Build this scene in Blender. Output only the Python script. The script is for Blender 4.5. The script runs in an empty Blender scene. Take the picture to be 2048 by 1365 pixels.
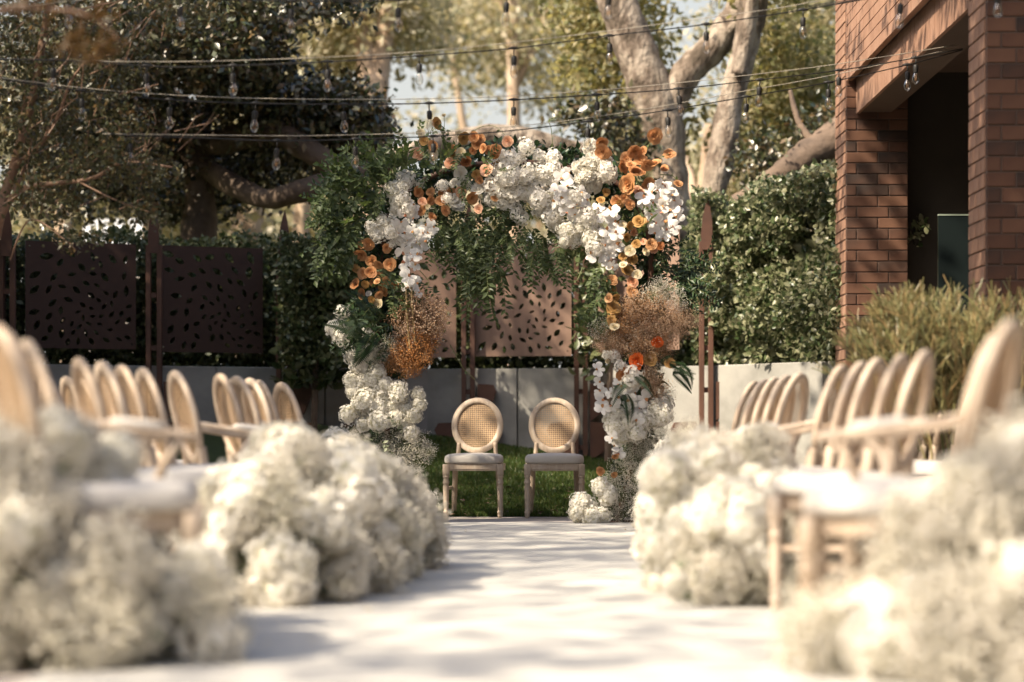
import bpy, bmesh, math, random
import numpy as np
from mathutils import Vector, Matrix, Euler, Quaternion, noise

# ------------------------------------------------------------------ camera, sky, sun
S = bpy.context.scene
F = 4836.0                       # focal length in pixels of the 2048 px wide photograph (85 mm)
CZ = 0.65                        # camera height
cam_d = bpy.data.cameras.new('camera'); cam = bpy.data.objects.new('camera', cam_d)
S.collection.objects.link(cam); S.camera = cam
cam.location = (0, 0, CZ); cam.rotation_euler = (math.radians(90), 0, 0)
cam_d.lens = 85; cam_d.sensor_width = 36; cam_d.shift_y = 192.5 / 2048
cam_d.clip_start = 0.1; cam_d.clip_end = 2000
cam_d.dof.use_dof = True; cam_d.dof.focus_distance = 18.5; cam_d.dof.aperture_fstop = 1.35

SUN_EL, SUN_AZ = 44.0, 56.0      # azimuth: degrees to the left of straight behind the camera
el, az = math.radians(SUN_EL), math.radians(SUN_AZ)
sun_dir = Vector((-math.sin(az) * math.cos(el), -math.cos(az) * math.cos(el), math.sin(el)))   # towards the sun
W = bpy.data.worlds.new('World'); S.world = W; W.use_nodes = True
nt = W.node_tree; nt.nodes.clear()
sky = nt.nodes.new('ShaderNodeTexSky'); sky.sky_type = 'NISHITA'; sky.sun_disc = False
sky.sun_elevation = el; sky.sun_rotation = math.atan2(sun_dir.x, sun_dir.y)
sky.air_density = 0.8; sky.dust_density = 3.0; sky.ozone_density = 0.5
bg = nt.nodes.new('ShaderNodeBackground'); bg.inputs['Strength'].default_value = 0.15
wo = nt.nodes.new('ShaderNodeOutputWorld')
# a pale hazy layer low over the horizon all the way round
wtc = nt.nodes.new('ShaderNodeTexCoord'); wsx = nt.nodes.new('ShaderNodeSeparateXYZ'); nt.links.new(wtc.outputs['Generated'], wsx.inputs[0])
wmr = nt.nodes.new('ShaderNodeMapRange'); wmr.inputs[1].default_value = .16; wmr.inputs[2].default_value = .45; wmr.inputs[3].default_value = .95; wmr.inputs[4].default_value = 0
nt.links.new(wsx.outputs[2], wmr.inputs[0])
wmx = nt.nodes.new('ShaderNodeMix'); wmx.data_type = 'RGBA'; nt.links.new(wmr.outputs[0], wmx.inputs[0]); nt.links.new(sky.outputs[0], wmx.inputs[6]); wmx.inputs[7].default_value = (2.2, 2.25, 2.25, 1)
nt.links.new(wmx.outputs[2], bg.inputs[0]); nt.links.new(bg.outputs[0], wo.inputs[0])
sl = bpy.data.lights.new('sun', 'SUN'); sl.energy = 4.3; sl.angle = math.radians(0.6); sl.color = (1.0, 0.88, 0.73)
so = bpy.data.objects.new('sun', sl); S.collection.objects.link(so)
so.rotation_euler = (-sun_dir).to_track_quat('-Z', 'Y').to_euler()
S.view_settings.view_transform = 'Standard'; S.view_settings.look = 'None'
S.view_settings.gamma = 1.0; S.view_settings.exposure = 1.17
S.view_settings.use_white_balance = True; S.view_settings.white_balance_temperature = 6800; S.view_settings.white_balance_tint = 8
S.render.engine = 'CYCLES'
S.cycles.use_denoising = True; S.cycles.max_bounces = 8; S.cycles.transparent_max_bounces = 8
S.cycles.diffuse_bounces = 4; S.cycles.caustics_reflective = False; S.cycles.caustics_refractive = False

rnd = random.Random(7); rng = np.random.default_rng(7)
COL = S.collection

# ------------------------------------------------------------------ helpers
def P(px, py, d):                # a point of the photograph at depth d, in metres
    return Vector(((px - 1024) / F * d, d, CZ + (875 - py) / F * d))

def tag(o, label=None, cat=None, group=None, kind=None):
    if label: o['label'] = label
    if cat: o['category'] = cat
    if group: o['group'] = group
    if kind: o['kind'] = kind
    return o

def empty(name, loc, label, cat, group=None, rz=0):
    o = bpy.data.objects.new(name, None); COL.objects.link(o)
    o.location = loc; o.rotation_euler = (0, 0, rz); o.empty_display_size = .1
    return tag(o, label, cat, group)

def link(me, name, parent=None, loc=None, rot=None, scale=None, kind=None):
    o = bpy.data.objects.new(name, me); COL.objects.link(o)
    if parent is not None: o.parent = parent
    if loc is not None: o.location = loc
    if rot is not None: o.rotation_euler = rot
    if scale is not None: o.scale = (scale,) * 3 if isinstance(scale, (int, float)) else scale
    if kind: o['kind'] = kind
    return o

def np_mesh(name, V, Fc, mats=(), smooth=False, mi=None):
    V = np.asarray(V, dtype=np.float32); me = bpy.data.meshes.new(name)
    if isinstance(Fc, np.ndarray):
        n, k = Fc.shape
        me.vertices.add(len(V)); me.vertices.foreach_set('co', V.ravel())
        me.loops.add(n * k); me.loops.foreach_set('vertex_index', Fc.astype(np.int32).ravel())
        me.polygons.add(n); me.polygons.foreach_set('loop_start', np.arange(0, n * k, k, dtype=np.int32))
        me.polygons.foreach_set('loop_total', np.full(n, k, dtype=np.int32))
    else:
        me.from_pydata([tuple(map(float, v)) for v in V], [], [tuple(map(int, f)) for f in Fc])
    for m in (mats if isinstance(mats, (list, tuple)) else [mats]): me.materials.append(m)
    if mi is not None: me.polygons.foreach_set('material_index', np.asarray(mi, dtype=np.int32))
    if smooth: me.polygons.foreach_set('use_smooth', np.ones(len(me.polygons), dtype=bool))
    me.update(calc_edges=True); me.validate()
    return me

def rand_rot(n, tilt=None):
    """n random rotation matrices; with tilt (radians) the local z stays within about that of up"""
    if tilt is None:
        q = rng.normal(size=(n, 4)); q /= np.linalg.norm(q, axis=1)[:, None]
        w, x, y, z = q.T
        return np.stack([1-2*(y*y+z*z), 2*(x*y-z*w), 2*(x*z+y*w), 2*(x*y+z*w), 1-2*(x*x+z*z), 2*(y*z-x*w),
                         2*(x*z-y*w), 2*(y*z+x*w), 1-2*(x*x+y*y)], 1).reshape(n, 3, 3)
    a = rng.uniform(0, 2*np.pi, n); b = rng.normal(0, tilt, n); c = rng.uniform(0, 2*np.pi, n)
    def Rz(t): o = np.zeros((len(t),3,3)); o[:,0,0]=o[:,1,1]=np.cos(t); o[:,0,1]=-np.sin(t); o[:,1,0]=np.sin(t); o[:,2,2]=1; return o
    Rx = np.zeros((n,3,3)); Rx[:,0,0]=1; Rx[:,1,1]=Rx[:,2,2]=np.cos(b); Rx[:,1,2]=-np.sin(b); Rx[:,2,1]=np.sin(b)
    return Rz(a) @ Rx @ Rz(c)

def scatter(T, TF, R, pos, sc):
    """copies of a template (T verts, TF faces) with rotations R, positions pos, scales sc"""
    T = np.asarray(T, float); TF = np.asarray(TF)
    n = len(pos); sc = np.broadcast_to(sc, (n,))
    V = np.einsum('nij,vj->nvi', R, T) * sc[:, None, None] + np.asarray(pos)[:, None, :]
    Fc = TF[None] + (np.arange(n) * len(T))[:, None, None]
    return V.reshape(-1, 3), Fc.reshape(-1, TF.shape[1])

LEAF_V = [(0,0,0),(-.26,.4,.07),(0,.45,0),(.26,.4,.07),(0,1,.0)]
LEAF_F = [(0,2,1),(0,3,2),(1,2,4),(2,3,4)]
QUAD_V = [(0,0,0),(.3,.5,.06),(0,1,0),(-.3,.5,-.02)]
QUAD_F = [(0,1,2,3)]
OVAL_V = [(0,0,0),(.22,.25,.04),(.3,.6,.06),(.14,.9,.02),(0,1,-.03),(-.14,.9,.02),(-.3,.6,.06),(-.22,.25,.04),(0,.5,-.02)]
OVAL_F = [(8,i,(i+1)%8) for i in range(8)]

class MB:
    """collects simple solids into one mesh"""
    def __init__(s): s.v = []; s.f = []; s.m = []
    def add(s, V, Fc, m=0):
        b = len(s.v); s.v += [tuple(v) for v in V]; s.f += [tuple(i + b for i in f) for f in Fc]; s.m += [m] * len(Fc)
    def box(s, c, d, rot=None, m=0, bev=0.0):
        x, y, z = d[0]/2, d[1]/2, d[2]/2
        if bev:
            b = min(bev, x*.9, y*.9, z*.9); V = []
            for sx in (-1,1):
                for sy in (-1,1):
                    for sz in (-1,1):
                        V += [(sx*x, sy*(y-b), sz*(z-b)), (sx*(x-b), sy*y, sz*(z-b)), (sx*(x-b), sy*(y-b), sz*z)]
            bm = bmesh.new(); vs = [bm.verts.new(v) for v in V]; bmesh.ops.convex_hull(bm, input=vs)
            bm.verts.index_update(); V = [v.co.copy() for v in bm.verts]; Fc = [[v.index for v in f.verts] for f in bm.faces]; bm.free()
        else:
            V = [Vector((i, j, k)) for i in (-x, x) for j in (-y, y) for k in (-z, z)]
            Fc = [(0,1,3,2),(4,6,7,5),(0,4,5,1),(2,3,7,6),(0,2,6,4),(1,5,7,3)]
        M = rot.to_matrix() if isinstance(rot, Euler) else (rot or Matrix.Identity(3))
        s.add([M @ Vector(v) + Vector(c) for v in V], Fc, m); return s
    def tube(s, pts, radii, n=8, m=0, cap=True, flat=1.0, jitter=0.0):
        pts = [Vector(p) for p in pts]
        if isinstance(radii, (int, float)): radii = [radii] * len(pts)
        V = []; up = Vector((0.13, .07, 1)).normalized(); prev = None
        for i, p in enumerate(pts):
            t = (pts[min(i+1, len(pts)-1)] - pts[max(i-1, 0)]).normalized()
            a = prev if prev is not None else (t.cross(up) if abs(t.dot(up)) < .95 else t.cross(Vector((1, 0, 0))))
            a = (a - t * a.dot(t)).normalized(); prev = a; b = t.cross(a)
            for k in range(n):
                th = 2*math.pi*k/n; r = radii[i]
                if jitter: r *= 1 + jitter * noise.noise(Vector((math.cos(th)*1.3, math.sin(th)*1.3, i*.45 + p.x)))
                V.append(p + a*math.cos(th)*r + b*math.sin(th)*r*flat)
        Fc = [(i*n+k, i*n+(k+1)%n, (i+1)*n+(k+1)%n, (i+1)*n+k) for i in range(len(pts)-1) for k in range(n)]
        if cap: Fc += [tuple(reversed(range(n))), tuple(range((len(pts)-1)*n, len(pts)*n))]
        s.add(V, Fc, m); return s
    def lathe(s, prof, c=(0,0,0), n=12, m=0, rot=None):
        V = []; M = rot.to_matrix() if rot else Matrix.Identity(3)
        for r, z in prof:
            for k in range(n):
                th = 2*math.pi*k/n; V.append(M @ Vector((r*math.cos(th), r*math.sin(th), z)) + Vector(c))
        Fc = [(i*n+k, i*n+(k+1)%n, (i+1)*n+(k+1)%n, (i+1)*n+k) for i in range(len(prof)-1) for k in range(n)]
        Fc += [tuple(reversed(range(n))), tuple(range((len(prof)-1)*n, len(prof)*n))]
        s.add(V, Fc, m); return s
    def mesh(s, name, mats, smooth=False):
        me = np_mesh(name, s.v, s.f, mats, smooth, s.m); return me
    def obj(s, name, mats, parent=None, smooth=False, kind=None, loc=None):
        return link(s.mesh(name, mats, smooth), name, parent, loc, kind=kind)

def spline(pts, n=6):
    pts = [Vector(p) for p in pts]; out = []
    for i in range(len(pts)-1):
        p0, p1, p2, p3 = pts[max(i-1,0)], pts[i], pts[i+1], pts[min(i+2, len(pts)-1)]
        for k in range(n):
            t = k/n
            out.append(.5*((2*p1)+(-p0+p2)*t+(2*p0-5*p1+4*p2-p3)*t*t+(-p0+3*p1-3*p2+p3)*t**3))
    out.append(pts[-1]); return out

def lerp_list(v, m):
    v = list(v); return [float(np.interp(i*(len(v)-1)/(m-1), range(len(v)), v)) for i in range(m)]

def copy_tree(o, parent=None):
    c = o.copy(); COL.objects.link(c); c.parent = parent
    for ch in KIDS.get(o.name, []): copy_tree_child(ch, c)
    return c
def copy_tree_child(o, parent):
    c = o.copy(); COL.objects.link(c); c.parent = parent
    for ch in KIDS.get(o.name, []): copy_tree_child(ch, c)
KIDS = {}
def index_kids(root, objs):
    for o in objs:
        if o.parent: KIDS.setdefault(o.parent.name, []).append(o)

# ------------------------------------------------------------------ materials
def new_mat(name):
    m = bpy.data.materials.new(name); m.use_nodes = True; t = m.node_tree; t.nodes.clear()
    return m, t, t.nodes.new('ShaderNodeOutputMaterial')

def N(t, typ, **kw):
    n = t.nodes.new(typ)
    for k, v in kw.items():
        if k in n.inputs: n.inputs[k].default_value = v
        else: setattr(n, k, v)
    return n

def ramp(t, fac, cols, pos=None):
    r = t.nodes.new('ShaderNodeValToRGB'); cr = r.color_ramp
    while len(cr.elements) < len(cols): cr.elements.new(.5)
    for i, c in enumerate(cols):
        cr.elements[i].position = pos[i] if pos else i/(len(cols)-1); cr.elements[i].color = (*c, 1)
    t.links.new(fac, r.inputs[0]); return r.outputs[0]

def leaf_mat(name, cols, rough=.5, trans=.3, spec=.4, tcol=None, per='island'):
    m, t, out = new_mat(name)
    g = N(t, 'ShaderNodeNewGeometry'); oi = N(t, 'ShaderNodeObjectInfo')
    fac = g.outputs['Random Per Island'] if per == 'island' else oi.outputs['Random']
    if per == 'both':
        mx = N(t, 'ShaderNodeMath', operation='MULTIPLY_ADD'); t.links.new(g.outputs['Random Per Island'], mx.inputs[0]); mx.inputs[1].default_value = .4
        m2 = N(t, 'ShaderNodeMath', operation='MULTIPLY'); t.links.new(oi.outputs['Random'], m2.inputs[0]); m2.inputs[1].default_value = .6
        t.links.new(m2.outputs[0], mx.inputs[2]); fac = mx.outputs[0]
    c = ramp(t, fac, cols)
    p = N(t, 'ShaderNodeBsdfPrincipled', Roughness=rough); p.inputs['Specular IOR Level'].default_value = spec
    t.links.new(c, p.inputs['Base Color'])
    tr = N(t, 'ShaderNodeBsdfTranslucent')
    if tcol:
        mc = N(t, 'ShaderNodeMix', data_type='RGBA', blend_type='MULTIPLY'); mc.inputs[0].default_value = 1
        t.links.new(c, mc.inputs[6]); mc.inputs[7].default_value = (*tcol, 1); t.links.new(mc.outputs[2], tr.inputs[0])
    else: t.links.new(c, tr.inputs[0])
    mx = N(t, 'ShaderNodeMixShader'); mx.inputs[0].default_value = trans
    t.links.new(p.outputs[0], mx.inputs[1]); t.links.new(tr.outputs[0], mx.inputs[2]); t.links.new(mx.outputs[0], out.inputs[0])
    return m

def noise_mat(name, cols, scale=8, rough=.7, bump=.2, bscale=40, stretch=(1,1,1), detail=6, metal=0, spec=.4, pos=None, obj_rand=0.0, dist=0.01, shape='ShaderNodeTexNoise'):
    m, t, out = new_mat(name)
    tc = N(t, 'ShaderNodeTexCoord'); mp = N(t, 'ShaderNodeMapping'); mp.inputs['Scale'].default_value = stretch
    t.links.new(tc.outputs['Object'], mp.inputs[0])
    nz = N(t, 'ShaderNodeTexNoise', Scale=scale, Detail=detail, Roughness=.6); t.links.new(mp.outputs[0], nz.inputs['Vector'])
    fac = nz.outputs['Fac']
    if obj_rand:
        oi = N(t, 'ShaderNodeObjectInfo'); ma = N(t, 'ShaderNodeMath', operation='MULTIPLY_ADD')
        sb = N(t, 'ShaderNodeMath', operation='SUBTRACT'); t.links.new(oi.outputs['Random'], sb.inputs[0]); sb.inputs[1].default_value = .5
        t.links.new(sb.outputs[0], ma.inputs[0]); ma.inputs[1].default_value = obj_rand; t.links.new(fac, ma.inputs[2]); fac = ma.outputs[0]
    c = ramp(t, fac, cols, pos)
    p = N(t, 'ShaderNodeBsdfPrincipled', Roughness=rough, Metallic=metal); p.inputs['Specular IOR Level'].default_value = spec
    t.links.new(c, p.inputs['Base Color'])
    if bump:
        n2 = N(t, 'ShaderNodeTexNoise', Scale=bscale, Detail=5); t.links.new(mp.outputs[0], n2.inputs['Vector'])
        b = N(t, 'ShaderNodeBump', Strength=bump, Distance=dist); t.links.new(n2.outputs['Fac'], b.inputs['Height']); t.links.new(b.outputs[0], p.inputs['Normal'])
    t.links.new(p.outputs[0], out.inputs[0]); return m

def petal_mat(name, cols, trans=.3, rough=.6):
    return leaf_mat(name, cols, rough=rough, trans=trans, spec=.25, per='both')

M = {}
M['white'] = petal_mat('white_petal', [(.84,.80,.725),(.88,.85,.78),(.81,.775,.68)], trans=.42)
M['whitecool'] = petal_mat('white_orchid', [(.82,.79,.74),(.88,.85,.80)])
M['cream'] = petal_mat('cream_petal', [(.68,.58,.38),(.76,.68,.50)])
M['orange'] = petal_mat('orange_petal', [(.55,.27,.11),(.64,.35,.17),(.46,.20,.08)])
M['tan'] = petal_mat('tan_petal', [(.52,.27,.12),(.60,.36,.19)])
M['ochre'] = petal_mat('ochre_petal', [(.44,.25,.08),(.55,.34,.14)])
M['peach'] = petal_mat('peach_petal', [(.74,.40,.24),(.80,.52,.36)])
M['rust'] = petal_mat('rust_petal', [(.28,.10,.035),(.36,.14,.05)])
M['red'] = petal_mat('red_orange_petal', [(.66,.10,.025),(.72,.18,.04)])
M['yellow'] = petal_mat('orchid_lip', [(.65,.38,.10),(.7,.3,.2)])
M['core'] = petal_mat('flower_core', [(.62,.60,.44),(.70,.67,.52)])
M['bb_white'] = petal_mat('babys_breath_white', [(.82,.78,.69),(.88,.84,.76),(.75,.72,.60)], trans=.48)
M['bb_tan'] = petal_mat('babys_breath_tan', [(.48,.24,.11),(.72,.56,.42),(.56,.32,.16),(.75,.66,.55)])
M['bb_orange'] = petal_mat('babys_breath_orange', [(.46,.18,.05),(.58,.28,.10),(.68,.46,.28)])
M['stem'] = leaf_mat('stem_green', [(.11,.13,.045),(.20,.22,.09)], trans=.1)
M['stem_pale'] = leaf_mat('stem_pale', [(.40,.40,.27),(.50,.48,.34)], trans=.2)
M['stem_tan'] = leaf_mat('stem_brown', [(.20,.12,.06),(.28,.18,.09)], trans=.1)
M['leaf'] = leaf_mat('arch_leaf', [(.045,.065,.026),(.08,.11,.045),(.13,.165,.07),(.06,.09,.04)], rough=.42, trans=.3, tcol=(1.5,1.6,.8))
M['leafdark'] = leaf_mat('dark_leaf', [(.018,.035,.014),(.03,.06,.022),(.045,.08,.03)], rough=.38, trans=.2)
M['leafgrey'] = leaf_mat('grey_leaf', [(.20,.23,.14),(.34,.36,.25)], rough=.6, trans=.25)
M['magnolia'] = leaf_mat('magnolia_leaf', [(.014,.022,.009),(.035,.048,.016),(.20,.18,.10),(.12,.07,.025),(.025,.035,.012),(.09,.10,.04)], rough=.34, trans=.14, spec=.9)  # the pale tones stand in for sunlit leaves
M['canopy'] = leaf_mat('canopy_leaf', [(.035,.06,.015),(.06,.10,.03)], trans=.2)
M['hedge'] = leaf_mat('hedge_leaf', [(.03,.055,.018),(.07,.10,.035),(.20,.21,.10),(.10,.13,.05)], rough=.35, trans=.25, spec=.6)
M['hedgelight'] = leaf_mat('pale_hedge_leaf', [(.04,.07,.025),(.10,.13,.05),(.34,.33,.20),(.20,.22,.11)], rough=.35, trans=.3, spec=.6)
M['syc'] = leaf_mat('sycamore_leaf', [(.17,.18,.08),(.27,.26,.13),(.40,.34,.20),(.10,.12,.055)], rough=.5, trans=.45, tcol=(1.5,1.4,.9))
M['bgleaf'] = leaf_mat('far_leaf', [(.24,.24,.14),(.37,.34,.23),(.50,.44,.33),(.17,.18,.10)], rough=.5, trans=.4, tcol=(1.4,1.3,.9))
M['myrtle'] = leaf_mat('myrtle_leaf', [(.05,.055,.02),(.08,.07,.03),(.05,.06,.025),(.12,.07,.025)], rough=.4, trans=.3)
M['autumn'] = leaf_mat('autumn_leaf', [(.08,.045,.012),(.14,.07,.016)], rough=.45, trans=.4)
M['cactus'] = leaf_mat('pencil_stem', [(.13,.14,.06),(.22,.20,.085),(.30,.20,.09),(.16,.18,.07)], rough=.45, trans=.05, spec=.5)
M['agave'] = leaf_mat('agave_leaf', [(.20,.25,.20),(.28,.32,.25)], rough=.5, trans=.05)
M['oak'] = noise_mat('bleached_oak', [(.40,.30,.215),(.53,.42,.32),(.63,.54,.44)], scale=7, stretch=(6,6,.9), rough=.6, bump=.3, bscale=40, obj_rand=.2, pos=[.25,.5,.8], dist=.003)
M['cane'] = noise_mat('cane_weave', [(.50,.33,.19),(.64,.46,.30)], scale=30, rough=.5, bump=0)
M['cushion'] = noise_mat('ivory_cushion', [(.58,.54,.485),(.64,.60,.55)], scale=300, rough=.85, bump=.25, bscale=900, dist=.002)
M['bark'] = noise_mat('sycamore_bark', [(.08,.06,.042),(.16,.12,.09),(.27,.22,.17),(.36,.30,.24)], scale=3.4, stretch=(1.6,1.6,.8), rough=.85, bump=.9, bscale=16, pos=[.36,.46,.54,.66], dist=.05)
M['barkpale'] = noise_mat('pale_bark', [(.22,.15,.10),(.36,.26,.18),(.50,.40,.30)], scale=2.5, stretch=(1.4,1.4,.5), rough=.85, bump=.4, bscale=10, pos=[.3,.5,.75], dist=.03)
M['barkdark'] = noise_mat('magnolia_bark', [(.07,.05,.038),(.15,.105,.075),(.26,.19,.14)], scale=3, rough=.85, bump=.5, bscale=18, pos=[.3,.55,.8], dist=.03)
M['barkred'] = noise_mat('myrtle_bark', [(.10,.055,.035),(.19,.11,.07),(.30,.20,.14)], scale=5, stretch=(2,2,.5), rough=.6, bump=.2)
M['concrete'] = noise_mat('wall_concrete', [(.20,.195,.175),(.30,.29,.265),(.40,.385,.345)], scale=1.6, stretch=(1,1,1.4), rough=.9, bump=.3, bscale=25, pos=[.3,.5,.75], dist=.006)
M['pave'] = noise_mat('pavement_concrete', [(.30,.265,.24),(.37,.33,.30),(.43,.39,.36)], scale=3, rough=.9, bump=.3, bscale=70, pos=[.3,.5,.75], dist=.004)
M['runner'] = noise_mat('white_runner_cloth', [(.50,.48,.44),(.55,.53,.485)], scale=1.3, stretch=(.6,1,1), rough=.92, bump=.35, bscale=3.2, dist=.012, spec=.2)
M['soil'] = noise_mat('soil', [(.05,.035,.02),(.10,.07,.045)], scale=4, rough=.95, bump=.5, bscale=30, dist=.02)
M['lawn'] = noise_mat('lawn_ground', [(.03,.045,.015),(.06,.08,.025)], scale=6, rough=.95, bump=.5)
M['grass'] = leaf_mat('grass_blade', [(.03,.06,.015),(.055,.10,.022),(.09,.13,.035),(.14,.13,.05)], rough=.45, trans=.3, tcol=(1.4,1.6,.7))
M['rustmetal'] = noise_mat('weathered_steel', [(.055,.025,.017),(.10,.045,.028),(.15,.07,.045)], scale=2.2, rough=.62, bump=.2, bscale=40, pos=[.3,.5,.75], metal=.0, spec=.5, dist=.003)
M['shadepanel'] = noise_mat('shaded_copper_panel', [(.030,.016,.012),(.050,.026,.019),(.075,.042,.03)], scale=2, rough=.55, bump=.15, spec=.3)  # copper panel darkened for the left bays, tree shade put into its colour
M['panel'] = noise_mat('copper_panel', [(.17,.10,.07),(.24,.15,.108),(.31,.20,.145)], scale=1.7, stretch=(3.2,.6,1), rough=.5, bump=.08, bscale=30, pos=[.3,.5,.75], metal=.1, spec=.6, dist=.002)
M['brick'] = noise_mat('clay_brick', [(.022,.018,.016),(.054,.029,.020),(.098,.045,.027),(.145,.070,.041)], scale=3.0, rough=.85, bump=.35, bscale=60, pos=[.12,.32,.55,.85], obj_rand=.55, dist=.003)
M['bricklit'] = noise_mat('sunlit_clay_brick', [(.20,.11,.07),(.28,.155,.10),(.34,.20,.135)], scale=3, rough=.85, bump=.3, bscale=60, pos=[.2,.5,.8], obj_rand=.3, dist=.003)  # lighter copy of the clay brick, sun on aisle-side faces put into the colour
M['mortar'] = noise_mat('mortar', [(.09,.065,.05),(.14,.10,.08)], scale=20, rough=.95, bump=.3)
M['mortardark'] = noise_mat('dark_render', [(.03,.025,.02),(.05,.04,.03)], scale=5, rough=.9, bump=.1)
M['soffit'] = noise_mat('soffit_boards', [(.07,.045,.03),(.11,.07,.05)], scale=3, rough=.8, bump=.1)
M['rubber'] = noise_mat('black_cable', [(.014,.013,.012),(.022,.02,.018)], scale=20, rough=.5, bump=0)
M['rope'] = noise_mat('steel_cable', [(.36,.32,.26),(.46,.41,.33)], scale=30, rough=.5, bump=0)
M['filament'] = noise_mat('filament', [(.5,.28,.16),(.6,.35,.2)], scale=20, rough=.4, bump=0)
M['roofwhite'] = noise_mat('pale_roof', [(.36,.37,.38),(.42,.43,.44)], scale=2, rough=.6, bump=0)
M['hill'] = noise_mat('ground_grass', [(.06,.07,.03),(.11,.10,.05)], scale=.6, rough=.95, bump=.4, bscale=4)
m, t, out = new_mat('bulb_glass')
gl = N(t, 'ShaderNodeBsdfGlossy', Roughness=.03); trn = N(t, 'ShaderNodeBsdfTransparent'); trn.inputs[0].default_value = (.93,.92,.88,1)
fr = N(t, 'ShaderNodeLayerWeight', Blend=.35); mx = N(t, 'ShaderNodeMixShader')
t.links.new(fr.outputs['Facing'], mx.inputs[0]); t.links.new(trn.outputs[0], mx.inputs[1]); t.links.new(gl.outputs[0], mx.inputs[2]); t.links.new(mx.outputs[0], out.inputs[0])
M['glass'] = m
m, t, out = new_mat('tinted_glass')
p = N(t, 'ShaderNodeBsdfPrincipled', Roughness=.12); p.inputs['Base Color'].default_value = (.012,.017,.017,1); p.inputs['Specular IOR Level'].default_value = .35
t.links.new(p.outputs[0], out.inputs[0]); M['tint'] = m

# ------------------------------------------------------------------ ground and setting
def grid(x0, x1, y0, y1, nx, ny, zf):
    xs = np.linspace(x0, x1, nx+1); ys = np.linspace(y0, y1, ny+1)
    V = [(x, y, zf(x, y)) for y in ys for x in xs]
    Fc = np.array([(j*(nx+1)+i, j*(nx+1)+i+1, (j+1)*(nx+1)+i+1, (j+1)*(nx+1)+i) for j in range(ny) for i in range(nx)])
    return V, Fc
V, Fc = grid(-700, 700, -300, 1500, 24, 24, lambda x, y: -.03)
tag(link(np_mesh('ground', V, Fc, M['hill']), 'ground'), 'dry grassy ground reaching to the horizon', kind='structure')
V, Fc = grid(-9, 9, -4, 19.75, 36, 48, lambda x, y: .0)
patio = link(np_mesh('pavement', V, Fc, M['pave']), 'pavement'); tag(patio, 'greyish pink concrete terrace in front of the lawn', kind='structure')
def lawn_z(x, y):
    t = min(1, max(0, (y-19.7)/3.9)); e = .62 - .13*max(-1.5, min(3, x + .6))
    return -.012 + e*(t**1.15) + .02*noise.noise(Vector((x*1.5, y*1.5, 0)))*t
V, Fc = grid(-9, 9, 19.7, 25, 60, 30, lawn_z)
tag(link(np_mesh('lawn', V, Fc, M['lawn'], True), 'lawn'), 'sloping lawn bed behind the two chairs', kind='structure')
n = 90000
gx = rng.uniform(-1.6, 1.6, n); gy = 19.78 + 4.6*rng.uniform(0, 1, n)**1.3
gz = np.array([lawn_z(a, b) for a, b in zip(gx, gy)])
Vg, Fg = scatter([(-.07,0,0),(.07,0,0),(.03,.12,.62),(.0,.35,1.0)], [(0,1,2),(0,2,3)], rand_rot(n, .28), np.stack([gx, gy, gz-.004], 1), rng.uniform(.028, .06, n))
tag(link(np_mesh('grass', Vg, Fg, M['grass']), 'grass'), 'short green grass growing on the bank behind the chairs', 'grass', kind='stuff')
n = 260
lx = rng.uniform(-1.6, 1.6, n); ly = rng.uniform(19.5, 21.4, n)
Vg, Fg = scatter(LEAF_V, LEAF_F, rand_rot(n, .4), np.stack([lx, ly, [max(0, lawn_z(a, b))+.03 for a, b in zip(lx, ly)]], 1), rng.uniform(.03, .07, n))
tag(link(np_mesh('fallen_leaves', Vg, Fg, M['barkred']), 'fallen_leaves'), 'small dry leaves fallen on the lawn edge', 'leaves', kind='stuff')
# the cloth runner down the aisle
V, Fc = grid(-1.28, 1.28, 2.5, 18.22, 40, 160, lambda x, y: .006 + .004*noise.noise(Vector((x*1.1, y*1.7, 3))) + .003)
tag(link(np_mesh('aisle_runner', V, Fc, M['runner'], True), 'aisle_runner'), 'long white cloth runner laid down the aisle between the flower mounds', 'aisle runner')

Vh_, Fh_ = scatter(OVAL_V, OVAL_F, rand_rot(150, .25), np.stack([np.where(rng.random(150) < .5, -1, 1)*rng.uniform(.28, 1.2, 150), rng.uniform(7, 18, 150), np.full(150, .022)], 1), rng.uniform(.012, .03, 150))
tag(link(np_mesh('fallen_petals', Vh_, Fh_, M['cream']), 'fallen_petals'), 'scattered cream petals dropped on the white runner', 'petals', kind='stuff')
# low concrete wall, in straight lengths
WX = [(-6.6, 22.6), (-4.75, 22.5), (-2.9, 23.4), (-.86, 24.2), (1.0, 23.9), (2.0, 23.0), (2.88, 21.75), (3.6, 21.4)]
def wall_y(x): return float(np.interp(x, [a for a, b in WX], [b for a, b in WX]))
wall = empty('concrete_wall', (0, 23.6, 0), 'low grey board-marked concrete wall running along behind the lawn', 'wall')
TOPZ = 1.335
for i in range(len(WX)-1):
    (xa, ya), (xb, yb) = WX[i], WX[i+1]; L = math.hypot(xb-xa, yb-ya); a = math.atan2(yb-ya, xb-xa)
    k = max(1, round(L/1.25))
    for j in range(k):
        f = (j+.5)/k; cx, cy = xa+(xb-xa)*f, ya+(yb-ya)*f
        MB().box((0,0,0), (L/k-.012, .2, TOPZ+.02), bev=.008).obj('wall_panel', M['concrete'], wall, loc=(cx, cy-23.6+.1, TOPZ/2-.01)).rotation_euler = (0, 0, a)

# ------------------------------------------------------------------ fence of rusted posts and leaf-cut panels
def leaf_outline(cx, cy, L, w, ang, n=7):
    pts = []
    for s in (1, -1):
        for i in range(n):
            t = i/n; u = t if s == 1 else 1-t
            pts.append(((u-.5)*L, s*w*math.sin(math.pi*u)**.85))
    c, s_ = math.cos(ang), math.sin(ang)
    return [(cx+x*c-y*s_, cy+x*s_+y*c) for x, y in pts]

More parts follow.
